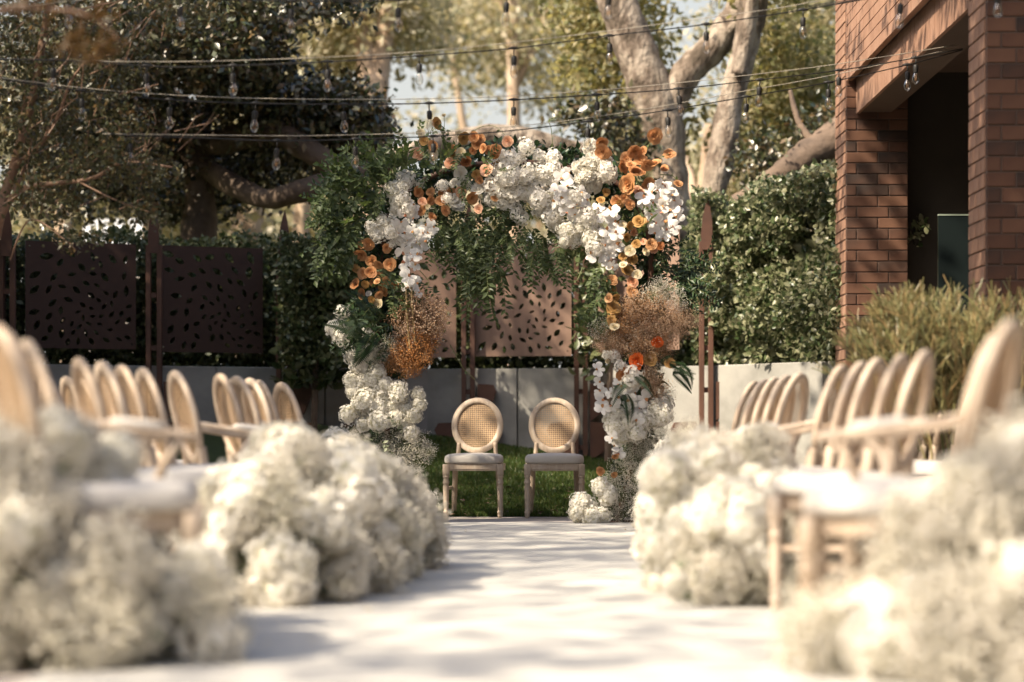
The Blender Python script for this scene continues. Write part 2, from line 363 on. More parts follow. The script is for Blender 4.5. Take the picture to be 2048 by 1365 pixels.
def cut_panel(w, h, seed, dens=1.0):
    r = random.Random(seed); holes = []; tries = 0
    fx, fz = w*.62, h*.30
    while tries < 2600 and len(holes) < 75*dens:
        tries += 1; x, z = r.uniform(.05, w-.05), r.uniform(.06, h-.06)
        d = math.hypot(x-fx, z-fz); L = min(.15, .055+.11*d)*r.uniform(.75, 1.15); wd = L*r.uniform(.2, .29)
        if x < L/2+.02 or x > w-L/2-.02 or z < L/2+.02 or z > h-L/2-.02: continue
        if any(math.hypot(x-a, z-b) < (L+l2)*.56 for a, b, l2 in [(q[0], q[1], q[2]) for q in holes]): continue
        if r.random() > .85-.12*(z > h*.75): continue
        ang = math.atan2(z-fz, x-fx)+math.pi/2*(.9 if r.random() < .25 else .35)+r.uniform(-.5, .5)
        holes.append((x, z, L, wd, ang))
    cu = bpy.data.curves.new('panel', 'CURVE'); cu.dimensions = '2D'; cu.fill_mode = 'BOTH'; cu.extrude = .003
    def poly(pts):
        s = cu.splines.new('POLY'); s.points.add(len(pts)-1); s.use_cyclic_u = True
        for p_, q in zip(s.points, pts): p_.co = (*q, 0, 1)
    poly([(0,0),(w,0),(w,h),(0,h)])
    for q in holes: poly(leaf_outline(*q))
    for k in range(2):
        for kk in range(2): poly([(.04+(w-.08)*k+.008*math.cos(t), .05+(h-.1)*kk+.008*math.sin(t)) for t in np.linspace(0, 2*math.pi, 7)[:-1]])
    o = bpy.data.objects.new('tmp', cu); COL.objects.link(o)
    me = bpy.data.meshes.new_from_object(o.evaluated_get(bpy.context.evaluated_depsgraph_get()))
    bpy.data.objects.remove(o); bpy.data.curves.remove(cu)
    me.materials.clear(); me.materials.append(M['panel']); me.name = 'metal_panel'
    return me

fence = empty('metal_fence', (0, 23.3, 0), 'rusted steel fence of twin posts and leaf-cut panels standing at the concrete wall', 'fence')
posts = [(37, 405), (305, 402), (556, 420), (748, 430), (935, 405), (1163, 402), (1419, 395)]
for px, pyt in posts:
    d = 22.9 if px < 600 else (23.6 if px < 1300 else 22.6)
    x = (px-1024)/F*d; y = wall_y(x)-.17; zt = CZ+(875-pyt)/F*y
    w2 = .024; fat_ = .036 if px < 600 else .03
    for s in (-1, 1):
        mb = MB(); mb.box((x+s*fat_*1.45, y+.015, (zt-.42+.35)/2), (w2*2, .07, zt-.42-.35), bev=.004)
        mb.obj('post', M['rustmetal'], fence, loc=(0, -23.3, 0))
    # one long leaf-shaped plate caps the pair
    mb = MB(); prof = [(-.045, zt-.50), (.045, zt-.50), (.056, zt-.36), (.052, zt-.22), (.034, zt-.10), (.012, zt), (-.012, zt-.08), (-.040, zt-.20), (-.054, zt-.36)]
    Vp = [(x+a, y-.036, z) for a, z in prof]+[(x+a, y-.024, z) for a, z in prof]; k = len(prof)
    mb.add(Vp, [tuple(range(k)), tuple(reversed(range(k, 2*k)))]+[(i, i+k, (i+1)%k+k, (i+1)%k) for i in range(k)])
    mb.obj('post_finial', M['rustmetal'], fence, loc=(0, -23.3, 0))
    mb = MB()
    for zz in (.55, 1.1, 1.5, 2.0, 2.5): mb.box((x, y+.02, zz), (.07, .03, .05))
    mb.obj('spacer', M['rustmetal'], fence, loc=(0, -23.3, 0), kind='stuff')
    # leaf-shaped wall brackets
    for zz, sz in ((1.08, .20), (.70, .26)):
        for sgn in (1, -1):
            if sgn < 0 and zz > 1: continue
            mb = MB(); o_ = [(x+.09*sgn, zz+.1), (x+sgn*(.09+sz*.8), zz+.09), (x+sgn*(.09+sz*.95), zz+.02), (x+sgn*(.09+sz*.5), zz-.2), (x+.09*sgn, zz-.27)]
            if sgn < 0: o_ = list(reversed(o_))
            Vp = [(a, y+.0, b) for a, b in o_]+[(a, y+.14, b) for a, b in o_]; k = 5
            mb.add(Vp, [tuple(range(k)), tuple(reversed(range(k, 2*k)))]+[(i, i+k, (i+1)%k+k, (i+1)%k) for i in range(k)])
            mb.obj('wall_bracket', M['rustmetal'], fence, loc=(0, -23.3, 0))
for i, (x0, x1, yt, yb, dens) in enumerate([(62,288,486,698,.9),(326,540,495,706,.9),(768,914,500,716,.8),(948,1145,488,713,1.2),(1183,1396,462,702,.5),(-210,12,480,694,.8)]):
    xm = (x0+x1)/2-1024; d = 23.5
    for _ in range(4): d = wall_y(xm/F*d)-.07
    a, b = P(x0, yb, d), P(x1, yt, d); ya = d
    me = cut_panel(b.x-a.x, b.z-a.z, 11+i, dens)
    slope = math.atan2(wall_y(b.x)-wall_y(a.x), b.x-a.x)
    if x1 < 600: me.materials.clear(); me.materials.append(M['shadepanel'])
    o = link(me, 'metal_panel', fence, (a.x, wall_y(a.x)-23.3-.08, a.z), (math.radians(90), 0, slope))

# ------------------------------------------------------------------ hedges
def hedge(name, label, x0, x1, z0, z1, yf, thick, n, ls, seed=0, mat='hedge', bump=.22, rag=1.0):
    r = np.random.default_rng(seed)
    x = r.uniform(x0, x1, n); z = z0+(z1-z0)*r.uniform(0, 1, n)**.8; dp = r.uniform(0, 1, n)**1.7*thick
    wob = np.array([noise.noise(Vector((a*1.9, b*1.9, seed)))+.5*noise.noise(Vector((a*5, b*5, seed+4))) for a, b in zip(x, z)])
    topw = np.array([noise.noise(Vector((a*1.4, seed*3.1, 1)))*.14+noise.noise(Vector((a*4.5, seed, 7)))*.08 for a in x])
    z = z+rag*topw*((z-z0)/(z1-z0)); y = np.array([yf(a) for a in x])+dp+wob*-bump
    pos = np.stack([x, y, z], 1)
    Vh, Fh = scatter(OVAL_V, OVAL_F, rand_rot(n), pos, r.uniform(.6, 1.25, n)*ls)
    m_ = n//5; xi = r.uniform(x0, x1, m_); zi = r.uniform(z0-.15, z1-.18, m_)
    Vi, Fi = scatter(OVAL_V, OVAL_F, rand_rot(m_), np.stack([xi, np.array([yf(a) for a in xi])+thick*r.uniform(.35, .9, m_), zi], 1), ls*2.2)
    Fh = np.concatenate([Fh, Fi+len(Vh)]); Vh = np.concatenate([Vh, Vi])
    h = empty(name, ((x0+x1)/2, float(y.mean()), 0), label, 'hedge')
    c = Vector(h.location)
    link(np_mesh('foliage', Vh-np.array(c), Fh, M[mat]), 'foliage', h, kind='stuff')
    mb = MB()
    for xx in np.arange(x0+.3, x1, .6): mb.tube([(xx, yf(xx)+thick*.6, 0), (xx+.05, yf(xx)+thick*.6, z0+.5), (xx-.05, yf(xx)+thick*.5, z1-.2)], [.04,.03,.012], 6)
    mb.obj('stem', M['barkdark'], h, loc=-c, kind='stuff')
    return h
hedge('hedge', 'long clipped hedge behind the left fence panels, its top lit pale green', -7.0, -1.5, 1.25, 2.62, lambda x: wall_y(x)+.25, .8, 30000, .062, 1)
hedge('hedge', 'clipped green hedge behind the centre panels under the flower arch', -1.5, 1.9, 1.25, 2.52, lambda x: wall_y(x)+.3, .7, 14000, .062, 2)
hedge('hedge', 'bushy hedge hanging over the wall between the fence and the brick pillar', 1.75, 3.6, 1.36, 2.95, lambda x: wall_y(x)-.12, .9, 24000, .06, 3, mat='hedgelight', bump=.75, rag=2.2)
hedge('hedge', 'leafy dark green shrub filling the fence bay left of the flower arch', -2.22, -1.2, 1.32, 2.6, lambda x: 22.9, .5, 7500, .055, 4)
hedge('climbing_vine', 'small-leaved climbing vine hugging the post right of the centre panel', .62, .92, 1.4, 2.7, lambda x: 23.45, .12, 420, .06, 5, mat='hedge', bump=.1)

# ------------------------------------------------------------------ brick building on the right
bld = empty('brick_building', (2.89, 18, 0), 'red brick building with square pillars and a deep dark porch at the right edge', 'building')
BO = Vector((2.89, 18, 0))
def bl(x, y, z): return (x-BO.x, y-BO.y, z)
brick_cache = {}
def brick(w, dd, h, mat, par, loc):
    key = (round(w, 3), round(dd, 3), round(h, 3), mat)
    if key not in brick_cache:
        brick_cache[key] = MB().box((0,0,0), (w, dd, h), bev=.004).mesh('brick', M[mat])
    return link(brick_cache[key], 'brick', par, loc)
nb = [0]
def pillar(x0, x1, y0, y1, z1, bw, course, name, zmin, off=0):
    p_ = MB().box(((x0+x1)/2-BO.x, (y0+y1)/2-BO.y, z1/2), (x1-x0-.012, y1-y0-.012, z1)).obj(name, M['mortar'], bld)
    k = int(z1/course)
    for c in range(k):
        z = (c+.5)*course
        if z < zmin: continue
        j = .009
        sh = (bw*.34 if bw > .25 else bw*.5) if (c+off) % 2 else 0
        # front face
        x = x0-(.0 if sh == 0 else bw-sh); 
        while x < x1-.01:
            a, b = max(x, x0), min(x+bw, x1)
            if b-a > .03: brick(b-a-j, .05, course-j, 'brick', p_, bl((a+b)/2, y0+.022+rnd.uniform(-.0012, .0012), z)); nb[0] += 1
            x += bw
        # side face towards the aisle
        y = y0+.05; sh2 = sh*.8; first = True
        while y < y1-.01:
            b = min(y+(bw-sh2 if first else bw), y1); first = False
            if b-y > .03: brick(.05, b-y-j, course-j, 'bricklit', p_, bl(x0+.022+rnd.uniform(-.0015, .0015), (y+b)/2, z)); nb[0] += 1
            y = b
    return p_
pillar(2.89, 3.43, 20.93, 21.6, 6.3, .277, .0945, 'pillar', 1.2)
pillar(2.89, 3.7, 14.73, 15.3, 6.3, .183, .0945, 'pillar', 1.0, 1)
# fascia above: courses in the aisle-side plane, running back in depth
fas = MB().box(bl(3.1, 18, 5.0+.02), (.40, 5.6, 2.52)).obj('fascia', M['mortar'], bld)
mb = MB()
for c in range(40):
    z = 3.775+c*.0945
    if z > 5.9: break
    y = 15.31-(.14 if c % 2 else 0)
    while y < 20.9:
        a, b = max(y, 15.31), min(y+.277, 20.92)
        if b-a > .03: mb.box(bl(2.917+rnd.uniform(-.001, .001), (a+b)/2, z), (.05, b-a-.009, .0855))
        y += .277
mb.obj('brick_course', M['bricklit'], bld, kind='stuff')
# recessed beam with vertical ribs
MB().box(bl(3.14, 18.1, 3.61), (.28, 5.6, .30)).obj('beam', M['soffit'], bld)
mb = MB(); y = 15.32
while y < 20.9: mb.box(bl(2.992+rnd.uniform(-.001, .001), y+.045, 3.602), (.03, .086, .305)); y += .095
mb.obj('beam_rib', M['bricklit'], bld, kind='stuff')
MB().box(bl(6.4, 3.3, 3.15), (3.0, 22.6, 6.3)).obj('light_block_wing', M['mortardark'], bld)  # unseen wing added to cut the light from the right
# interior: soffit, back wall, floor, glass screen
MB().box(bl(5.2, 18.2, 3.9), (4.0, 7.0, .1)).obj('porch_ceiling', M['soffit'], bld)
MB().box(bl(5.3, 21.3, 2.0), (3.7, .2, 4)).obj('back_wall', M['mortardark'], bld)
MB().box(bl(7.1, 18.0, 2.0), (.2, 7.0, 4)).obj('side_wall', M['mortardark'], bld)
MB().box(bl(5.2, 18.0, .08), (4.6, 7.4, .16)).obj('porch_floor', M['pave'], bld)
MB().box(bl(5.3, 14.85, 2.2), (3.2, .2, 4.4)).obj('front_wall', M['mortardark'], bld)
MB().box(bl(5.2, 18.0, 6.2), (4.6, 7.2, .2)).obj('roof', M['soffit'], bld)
g = MB().box(bl(3.62+.5, 19.0, 1.55), (1.0, .02, 1.7)).obj('glass_screen', M['tint'], bld)
a = P(1876, 432, 18.2); b = P(1946, 428, 18.2)
g.location = (0, 0, 0)
g.data = MB().add([], []) or g.data if False else g.data
bpy.data.objects.remove(g)
mb = MB(); gx0, gx1, gz1 = a.x, a.x+1.3, a.z
g = MB().box(bl((gx0+gx1)/2, 18.2, gz1/2), (gx1-gx0, .02, gz1)).obj('glass_screen', M['tint'], bld)
MB().box(bl((gx0+gx1)/2, 18.2, gz1+.006), (gx1-gx0, .028, .012)).obj('edge_trim', M['agave'], g)

# ------------------------------------------------------------------ trees
def limb(mb, pts, radii, n=16, sub=8, jit=.14):
    sp = spline(pts, sub); mb.tube(sp, lerp_list(radii, len(sp)), n, jitter=jit)

def crown(clumps, leafsize, TV=LEAF_V, TF=LEAF_F, tw=14, spread=.28, seed=0):
    """leaves gathered into twigs spread through ellipsoid clumps: (centre, radii, n leaves)"""
    r = np.random.default_rng(seed); pos = []
    for c, rad, n in clumps:
        k = max(1, n//tw); u = r.normal(size=(k, 3)); u /= np.linalg.norm(u, axis=1)[:, None]
        q = u*(r.uniform(.15, 1, k)**.45)[:, None]*np.array(rad)+np.array(c)
        q = np.repeat(q, tw, 0)+r.normal(size=(k*tw, 3))*spread*.5
        pos.append(q)
    pos = np.concatenate(pos); n = len(pos)
    return scatter(TV, TF, rand_rot(n), pos, r.uniform(.65, 1.25, n)*leafsize)

def tree(name, label, base, limbs, clumps, leafsize, leafmat, barkmat, seed=0, TV=LEAF_V, TF=LEAF_F, spread=.28, tw=14, group=None):
    T = empty(name, base, label, 'tree', group); b = Vector(base)
    mb = MB()
    for i, (pts, radii) in enumerate(limbs):
        if i == 0:
            m0 = MB(); limb(m0, pts, radii); m0.obj('trunk', M[barkmat], T, True, loc=-b)
        else:
            m1 = MB(); limb(m1, pts, radii); m1.obj('branch', M[barkmat], T, True, loc=-b)
    if clumps:
        Vc, Fc_ = crown(clumps, leafsize, TV, TF, tw, spread, seed)
        link(np_mesh('crown', Vc-np.array(b), Fc_, M[leafmat]), 'crown', T, kind='stuff')
    return T

def PC(px, py, d, rx, ry, rd, n): # clump from picture extents
    return (P(px, py, d), (rx/F*d, rd, ry/F*d), n)

r8 = random.Random(21)
SMALL = [(Vector((r8.uniform(-6.1,-3.6), r8.uniform(19.6,22.6), r8.uniform(5.6,7.2))), (r8.uniform(.18,.34), r8.uniform(.25,.6), r8.uniform(.2,.5)), 620) for _ in range(22)] + [(Vector((-5.4,20.9,5.7)), (.7,1.0,.4), 3800)]
# magnolia behind the fence on the left: heavy leaning limbs and glossy dark leaves
d = 25.5
tree('magnolia_tree', 'dark glossy-leaved magnolia behind the left fence with thick bending limbs', (P(395, 875, 26).x, 26, 0),
     [([P(392,1010,26), P(395,560,26), P(400,400,26), P(392,270,26), P(360,215,26.2), P(285,178,26.4), P(230,190,26.4)], [.26,.22,.17,.15,.14,.12,.06]),
      ([P(398,290,26), P(450,282,25.6), P(540,262,25.2), P(600,290,25), P(660,330,25), P(715,375,25.2), P(760,430,25.3)], [.12,.14,.135,.13,.12,.11,.08]),
      ([P(400,330,26), P(470,372,25.4), P(535,398,25), P(600,382,24.8), P(700,352,24.9), P(780,330,25)], [.10,.12,.10,.12,.11,.08]),
      ([P(395,330,26), P(335,270,26), P(270,200,26.2), P(200,150,26), P(120,60,26)], [.10,.11,.12,.10,.06]),
      ([P(300,190,26.3), P(270,140,26.2), P(240,40,26)], [.10,.09,.05]),
      ([P(392,270,26), P(430,150,26), P(470,20,26), P(500,-200,26)], [.13,.12,.1,.08]),
      ([P(430,110,26), P(560,50,25.5), P(700,-60,25)], [.08,.06,.03])],
     [PC(330,60,25,250,110,1.6,7800), PC(120,130,25.6,190,160,1.6,3200), PC(430,90,24.6,150,90,1.2,4800), PC(610,250,25.6,165,85,.8,5200),
      PC(690,215,25.4,75,45,.6,1500), PC(730,270,25.4,50,35,.5,650), PC(330,350,26.4,200,75,.9,2800), PC(120,330,26.3,150,110,1.0,2500), PC(520,330,26.4,90,60,.6,1200), PC(250,250,25.8,190,80,1.2,2900),
      PC(500,175,25.2,95,50,.8,2200), PC(620,10,24,60,14,.5,420), PC(700,-3,24,60,14,.5,420), PC(380,410,26.6,120,30,.5,900), PC(500,-10,25,120,40,1,1600),
      (Vector((-8.8,20.6,6.2)),(2.4,2.6,1.7),19000), *SMALL, (Vector((-10.5,19,5.0)),(2.2,3.2,2.0),7000), (Vector((-6.6,22.6,5.7)),(1.9,1.8,.7),6000), (Vector((-6.2,18.7,5.0)),(2.6,2.6,.35),14000), (Vector((-7.2,18.2,4.9)),(2.4,3.2,.4),19000), (Vector((-7.5,16.5,5.2)),(2.2,2.2,.6),4500)],
     .098, 'magnolia', 'barkdark', 3, spread=.22)

# big sycamore-like tree on the right and its horizontal limb behind the arch
tree('sycamore_tree', 'large pale mottled sycamore forking high above the right side of the arch', (P(1345, 875, 28).x, 28, 0),
     [([P(1352,1050,28), P(1350,620,28), P(1345,430,28), P(1338,330,28), P(1322,240,28), P(1290,150,28), P(1255,60,28), P(1215,-60,28), P(1180,-220,28)], [.27,.24,.21,.20,.25,.25,.23,.21,.17]),
      ([P(1330,270,28), P(1345,200,28), P(1380,140,28), P(1435,85,28), P(1480,20,28), P(1510,-60,28), P(1560,-220,28)], [.18,.18,.175,.18,.18,.15,.12]),
      ([P(1290,330,28.1), P(1150,305,27.8), P(1010,276,27.6), P(930,282,27.5), P(830,304,27.4), P(700,345,27.2)], [.10,.14,.15,.14,.12,.10]),
      ([P(1400,120,28), P(1560,-40,27.6)], [.06,.04]), ([P(1230,20,28), P(1140,-60,28.4), P(1060,-120,28.5)], [.09,.07,.05])],
     [PC(1240,80,29.5,110,110,1.2,2100), PC(1200,15,29.5,120,70,1.0,1500), PC(1290,240,29,90,60,.8,1100), PC(1180,140,29.5,70,70,.8,700), PC(1560,120,29.5,110,120,1.2,2600), PC(1620,260,29.3,80,110,1,2200), PC(1500,280,29.3,80,60,.8,900), PC(1400,-150,29,400,90,2,2500)],
     .12, 'syc', 'bark', 5, spread=.3)
tree('leaning_tree', 'grey knotty twisted trunk rising behind the right fence post', (P(1425, 875, 26.8).x, 26.8, 0),
     [([P(1425,1050,26.8), P(1425,600,26.8), P(1420,450,26.8), P(1428,380,26.8), P(1447,290,26.8), P(1462,200,26.8), P(1490,100,26.8), P(1505,20,26.8), P(1520,-80,26.8), P(1560,-250,27)], [.14,.13,.13,.14,.165,.135,.14,.165,.16,.12]),
      ([P(1478,150,26.6), P(1500,40,26.5), P(1510,-60,26.3)], [.09,.08,.05])],
     [PC(1560,-60,26.8,120,60,1,1200)], .12, 'syc', 'bark', 6)
tree('fallen_limb_tree', 'thick dark limb slanting up behind the brick pillar from the hedge top', (P(1760, 875, 25).x, 25, 0),
     [([P(1470,415,25.2), P(1540,372,25.1), P(1600,325,25), P(1660,285,25), P(1740,240,25), P(1830,300,25), P(1850,1000,25)], [.11,.15,.17,.18,.2,.24,.3]),
      ([P(1640,300,25), P(1600,250,25.1), P(1580,180,25.2)], [.05,.035,.02])],
     [PC(1560,300,25.4,60,50,.5,560), PC(1640,270,25.4,40,60,.5,420), PC(1520,340,25.6,40,40,.4,300)], .085, 'magnolia', 'barkdark', 7, spread=.2)
tree('young_magnolia', 'sprig of dark glossy magnolia leaves above the right shoulder of the arch', (P(1225, 875, 27).x, 27, 0),
     [([P(1225,1000,27), P(1225,500,27), P(1235,330,27), P(1215,230,27)], [.05,.045,.03,.012])],
     [PC(1215,235,27,70,40,.4,620), PC(1265,310,27,55,40,.4,520), PC(1160,250,27,40,40,.4,200)], .10, 'magnolia', 'barkdark', 8, spread=.18)

# pale trunks and leafy trees farther off
def bgtree(label, px, d, w, top, lean=0, clumps=(), fork=None, mat='barkpale', seed=0, ls=.17, lm='bgleaf', name='background_tree', tint=None):
    r = w/2/F*d
    L = [([P(px,1000,d), P(px+lean*.2,500,d), P(px+lean*.6,(500+top)/2,d), P(px+lean,top,d)], [r*1.15, r, r*.9, r*.75])]
    for fx, fy, tx, ty, fw in (fork or []):
        rr = fw/2/F*d; L.append(([P(fx,fy,d), P((fx+tx)/2+4,(fy+ty)/2,d+.2), P(tx,ty,d+.3)], [rr*1.2, rr, rr*.7]))
    tree(name, label, (P(px,875,d).x, d, 0), L, [PC(*c) for c in clumps], ls, lm, mat, seed, spread=.45, TV=OVAL_V if ls > .5 else LEAF_V, TF=OVAL_F if ls > .5 else LEAF_F, group='trees far behind the fence')
bgtree('tan forked trunk seen above the left shoulder of the arch, crown over it', 752, 36, 62, 150, 0, [(640,60,37,120,90,1.8,2600),(760,20,37,110,80,1.8,2000),(600,130,38,90,70,1.5,1300),(840,60,38,60,60,1.2,520),(720,-120,37,250,90,2,1500),(560,210,38,90,90,1.5,1300)], [(745,190,712,20,44),(755,180,775,-40,36),(715,40,690,-90,30)], seed=11)
bgtree('slim tan trunk rising behind the middle of the arch', 1032, 44, 30, -60, -8, [(1000,50,45,150,70,2,1800),(1080,120,45,90,80,2,900),(950,120,46,100,60,1.6,620),(880,30,46,90,60,1.6,900),(1080,-60,45,200,70,2,1300),(1100,200,46,60,40,1,200)], [(1030,110,985,-30,14),(1032,170,1100,10,14)], seed=12)
bgtree('broad pale trunk bases behind the hedge left of the arch', 490, 33, 70, 330, 10, [(470,300,34,130,60,1.5,900)], [(500,420,560,340,36)], seed=13)
bgtree('slender pinkish trunk just left of the arch above the hedge', 598, 35, 34, 300, 14, [(600,340,36,100,50,1.4,700)], None, seed=14)
bgtree('thin slanting trunk between the two tall trees over the arch', 985, 50, 18, 60, -90, [(960,170,52,80,50,1.6,300),(860,250,52,80,34,1.4,200),(930,20,50,120,60,2,800)], None, seed=15)
bgtree('white-barked stem standing close to the brick pillar', 1642, 34, 42, 300, 10, [(1600,330,36,110,70,1.6,1700),(1500,370,37,100,50,1.6,900),(1620,60,36,70,90,1.6,1500),(1600,180,37,110,80,1.6,1500)], [(1645,400,1600,330,16)], seed=16)
bgtree('pair of pale low trunks between the sycamore and the knotty trunk', 1392, 36, 34, 250, 30, [(1400,330,38,90,60,1.4,420),(1450,400,38,120,26,1.4,600),(1390,60,40,60,50,1.4,160),(1480,190,40,80,60,1.5,480)], [(1390,420,1365,300,22)], seed=17)
bgtree('pale-leaved tree added as sunlit leaves of the dark magnolia', 300, 31, 40, 250, 20, [(330,340,31,260,80,1.2,3800),(120,200,31.5,190,150,1.2,2400),(560,260,31,170,70,1.0,1500)], None, seed=30, ls=.15)  # added tree, its pale leaves stand in for sunlit magnolia leaves
bgtree('leafy tree far away at the left beyond the magnolia', 120, 48, 40, 250, 20, [(100,200,50,260,160,3,2600),(300,380,50,200,60,2.5,1500),(90,420,50,150,50,2,800),(430,440,50,150,40,2,1000)], None, seed=18, ls=.26)
for i, (px, py, d, rx, ry, n, lab) in enumerate([
    (700,410,62,260,70,2600,'low sunlit thicket far behind the hedge left of the arch'),(1080,380,66,260,64,2100,'low pale thicket far behind the arch opening'),
    (1420,360,60,220,90,2400,'sunlit thicket far behind the right-hand trunks'),(1620,380,58,200,90,2200,'bright leafy thicket far away beside the brick pillar'),
    (250,420,60,330,80,2600,'sunlit thicket far behind the dark magnolia')]):
    bgtree(lab, px, d, 24, py-40, 10, [(px,py,d,rx,ry,3,n),(px,py+100,d,rx,90,3,int(n*.7)),(px,py+240,d,rx,90,3,int(n*.3))], None, seed=20+i, ls=.30, name='distant_tree')
# pale roofed shed glimpsed over the hedge at the left
sh = empty('shed', (P(225,875,40).x, 40, 0), 'pale roofed shed glimpsed above the hedge at the left', 'shed')
b0 = Vector(sh.location)
a, b_, c_ = P(178,440,40), P(268,440,40), P(205,398,40)
MB().box((0,1.4,1.7), (1.5,2.6,3.4)).obj('wall', M['pave'], sh)
MB().box((-.05,1.0,3.95), (1.35,.06,1.0), Euler((math.radians(-35), 0, math.radians(-8)))).obj('roof', M['roofwhite'], sh)

# overhead tree standing on the left of the terrace, its shade falls on the aisle
tree('shade_tree', 'tall spreading tree to the left of the terrace shading the aisle', (-8.2, 9, 0),
     [([(-8.2,9,-.1),(-8.1,9.1,2.5),(-7.6,9,4.4),(-6.8,8.7,6.5)], [.35,.28,.22,.12]), ([(-7.9,9,3.4),(-7.2,12,5.2),(-6.5,15,6.6)], [.16,.12,.06]), ([(-7.9,9,3.4),(-7.5,6,5.2),(-7,3,6.6)], [.16,.12,.06]), ([(-7.7,9,4.2),(-5,10.2,6.6),(-1.5,11.8,7.1),(1,13.5,7.3)], [.16,.13,.08,.03])],
     [(Vector((-6.3,4.5,6.9)),(2.5,3.4,.9),800),(Vector((-6.2,10.0,7.1)),(2.6,3.4,.9),1900),(Vector((-6.1,15.0,7.2)),(2.5,3.0,.9),3300),(Vector((-6.4,4,7.0)),(1.3,3.5,.6),1000),(Vector((-6.2,10,7.0)),(1.3,4,.6),1800),(Vector((-1.3,11.6,7.2)),(1.4,1.3,.5),2600),(Vector((.3,12.8,7.2)),(1.2,1.3,.5),2200),(Vector((-1.5,18,7.4)),(1.5,1.5,.5),900),(Vector((0,15.4,7.4)),(1.2,1.4,.5),500),(Vector((-4.4,3.2,7.0)),(1.2,1.8,.5),450),(Vector((-4.2,7.5,7.6)),(1.6,4.5,.6),1100),(Vector((-4.3,13,7.4)),(1.4,3.5,.6),1100),(Vector((-8.6,12,6.0)),(1.7,5,1.2),3500)], .17, 'canopy', 'barkdark', 31, spread=.5)

# unseen dense trees added to block skylight behind the camera and along the left
for i, (x, y, lab) in enumerate([(-9,-9,'unseen tree added to block light behind the camera on the left'),(-2,-11,'unseen tree added to block light straight behind the camera'),(5,-9,'unseen tree added to block light behind the camera on the right'),
        (-12,-2,'unseen light-blocking tree added beside the shade tree, towards the entrance'),(-11.5,4,'unseen light-blocking tree added on the left side of the terrace'),(-10.6,13.5,'unseen light-blocking tree added left of the last chair rows'),(-10.2,18.5,'unseen light-blocking tree added at the left end of the fence')]):
    tree('light_block_tree', lab, (x, y, 0), [([(x,y,-.1),(x+.1,y,2),(x,y+.1,4.5)], [.35,.28,.15])],
         [(Vector((x,y,4.6)),(3.9,2.6,4.3),2800)], .5, 'canopy', 'barkdark', 50+i, spread=.8, group='unseen trees added to block light')
# crape myrtle at the far left, thin peeling stems and fine brown-green leaves
myr = [([P(-60,1000,15.5), P(-40,620,15.5), P(0,430,15.5), P(32,320,15.5), P(62,210,15.4), P(84,90,15.3), P(105,-60,15.2)], [.05,.045,.036,.032,.027,.022,.016]),
       ([P(-10,455,15.5), P(30,390,15.4), P(70,372,15.2), P(180,358,15.0), P(250,325,14.9), P(345,335,14.8)], [.024,.02,.016,.012,.009,.005]),
       ([P(30,330,15.4), P(80,290,15.3), P(115,235,15.2), P(150,150,15.1), P(230,70,15)], [.017,.014,.011,.008,.005]),
       ([P(28,385,15.4), P(60,300,15.6), P(54,200,15.6), P(130,130,15.6), P(140,20,15.5)], [.014,.011,.01,.007,.004]),
       ([P(20,520,15.2), P(60,440,15), P(130,480,14.9), P(150,500,14.8)], [.006,.005,.004,.002]),
       ([P(150,360,15), P(230,400,14.9), P(300,425,14.8)], [.006,.005,.003])]
mb_tw = []
def mcl(): return [PC(60,280,15.4,90,60,.4,819),PC(120,180,15.4,90,70,.5,909),PC(90,60,15.3,110,60,.5,1000),PC(230,110,15.1,80,60,.4,637),PC(200,330,15,110,40,.4,819),PC(90,400,15.2,90,40,.4,546),PC(300,350,14.9,70,30,.3,382),PC(290,420,14.9,50,20,.25,273),PC(30,150,15.6,60,100,.5,637),PC(380,20,15,130,24,.4,454),PC(160,470,15,60,18,.25,145),PC(240,240,15,70,60,.4,382)]
mt = tree('crape_myrtle', 'thin-stemmed crape myrtle with fine brownish leaves at the left edge', (P(-60,875,15.5).x, 15.5, 0), myr, mcl(), .042, 'myrtle', 'barkred', 41, spread=.10, tw=10)
mb = MB(); r5 = random.Random(5)
for k in range(90):
    px, py = r5.uniform(-20, 380), r5.uniform(0, 440)
    if px > 200 and 130 < py < 300 and r5.random() < .7: continue
    p0 = P(px, py, 15.2+r5.uniform(-.3, .3)); a_ = r5.uniform(.2, 1.5)
    p1 = p0+Vector((math.cos(a_)*r5.uniform(.1, .3), r5.uniform(-.1, .1), math.sin(a_)*.22)); p2 = p1+Vector((r5.uniform(-.1, .16), 0, r5.uniform(.02, .16)))
    mb.tube([p0, p1, p2], [.004, .003, .0015], 4)
mb.obj('twig', M['barkred'], mt, loc=-Vector(mt.location), kind='stuff')
# near, out-of-focus branch with yellowing leaves
tree('overhanging_branch_tree', 'blurred branch of yellowing leaves hanging into the upper left corner', (P(-260,875,9).x, 9, 0),
     [([P(-260,1300,9), P(-200,400,9), P(-60,60,9), P(120,20,9), P(220,60,9), P(240,110,9)], [.03,.025,.012,.006,.004,.002])],
     [PC(190,55,9,60,45,.15,70),PC(130,90,9,40,20,.15,40),PC(215,100,9,28,25,.1,36),PC(-10,130,9,34,20,.1,30),PC(60,15,9,70,20,.15,46)], .045, 'autumn', 'barkred', 43, spread=.05, tw=5)

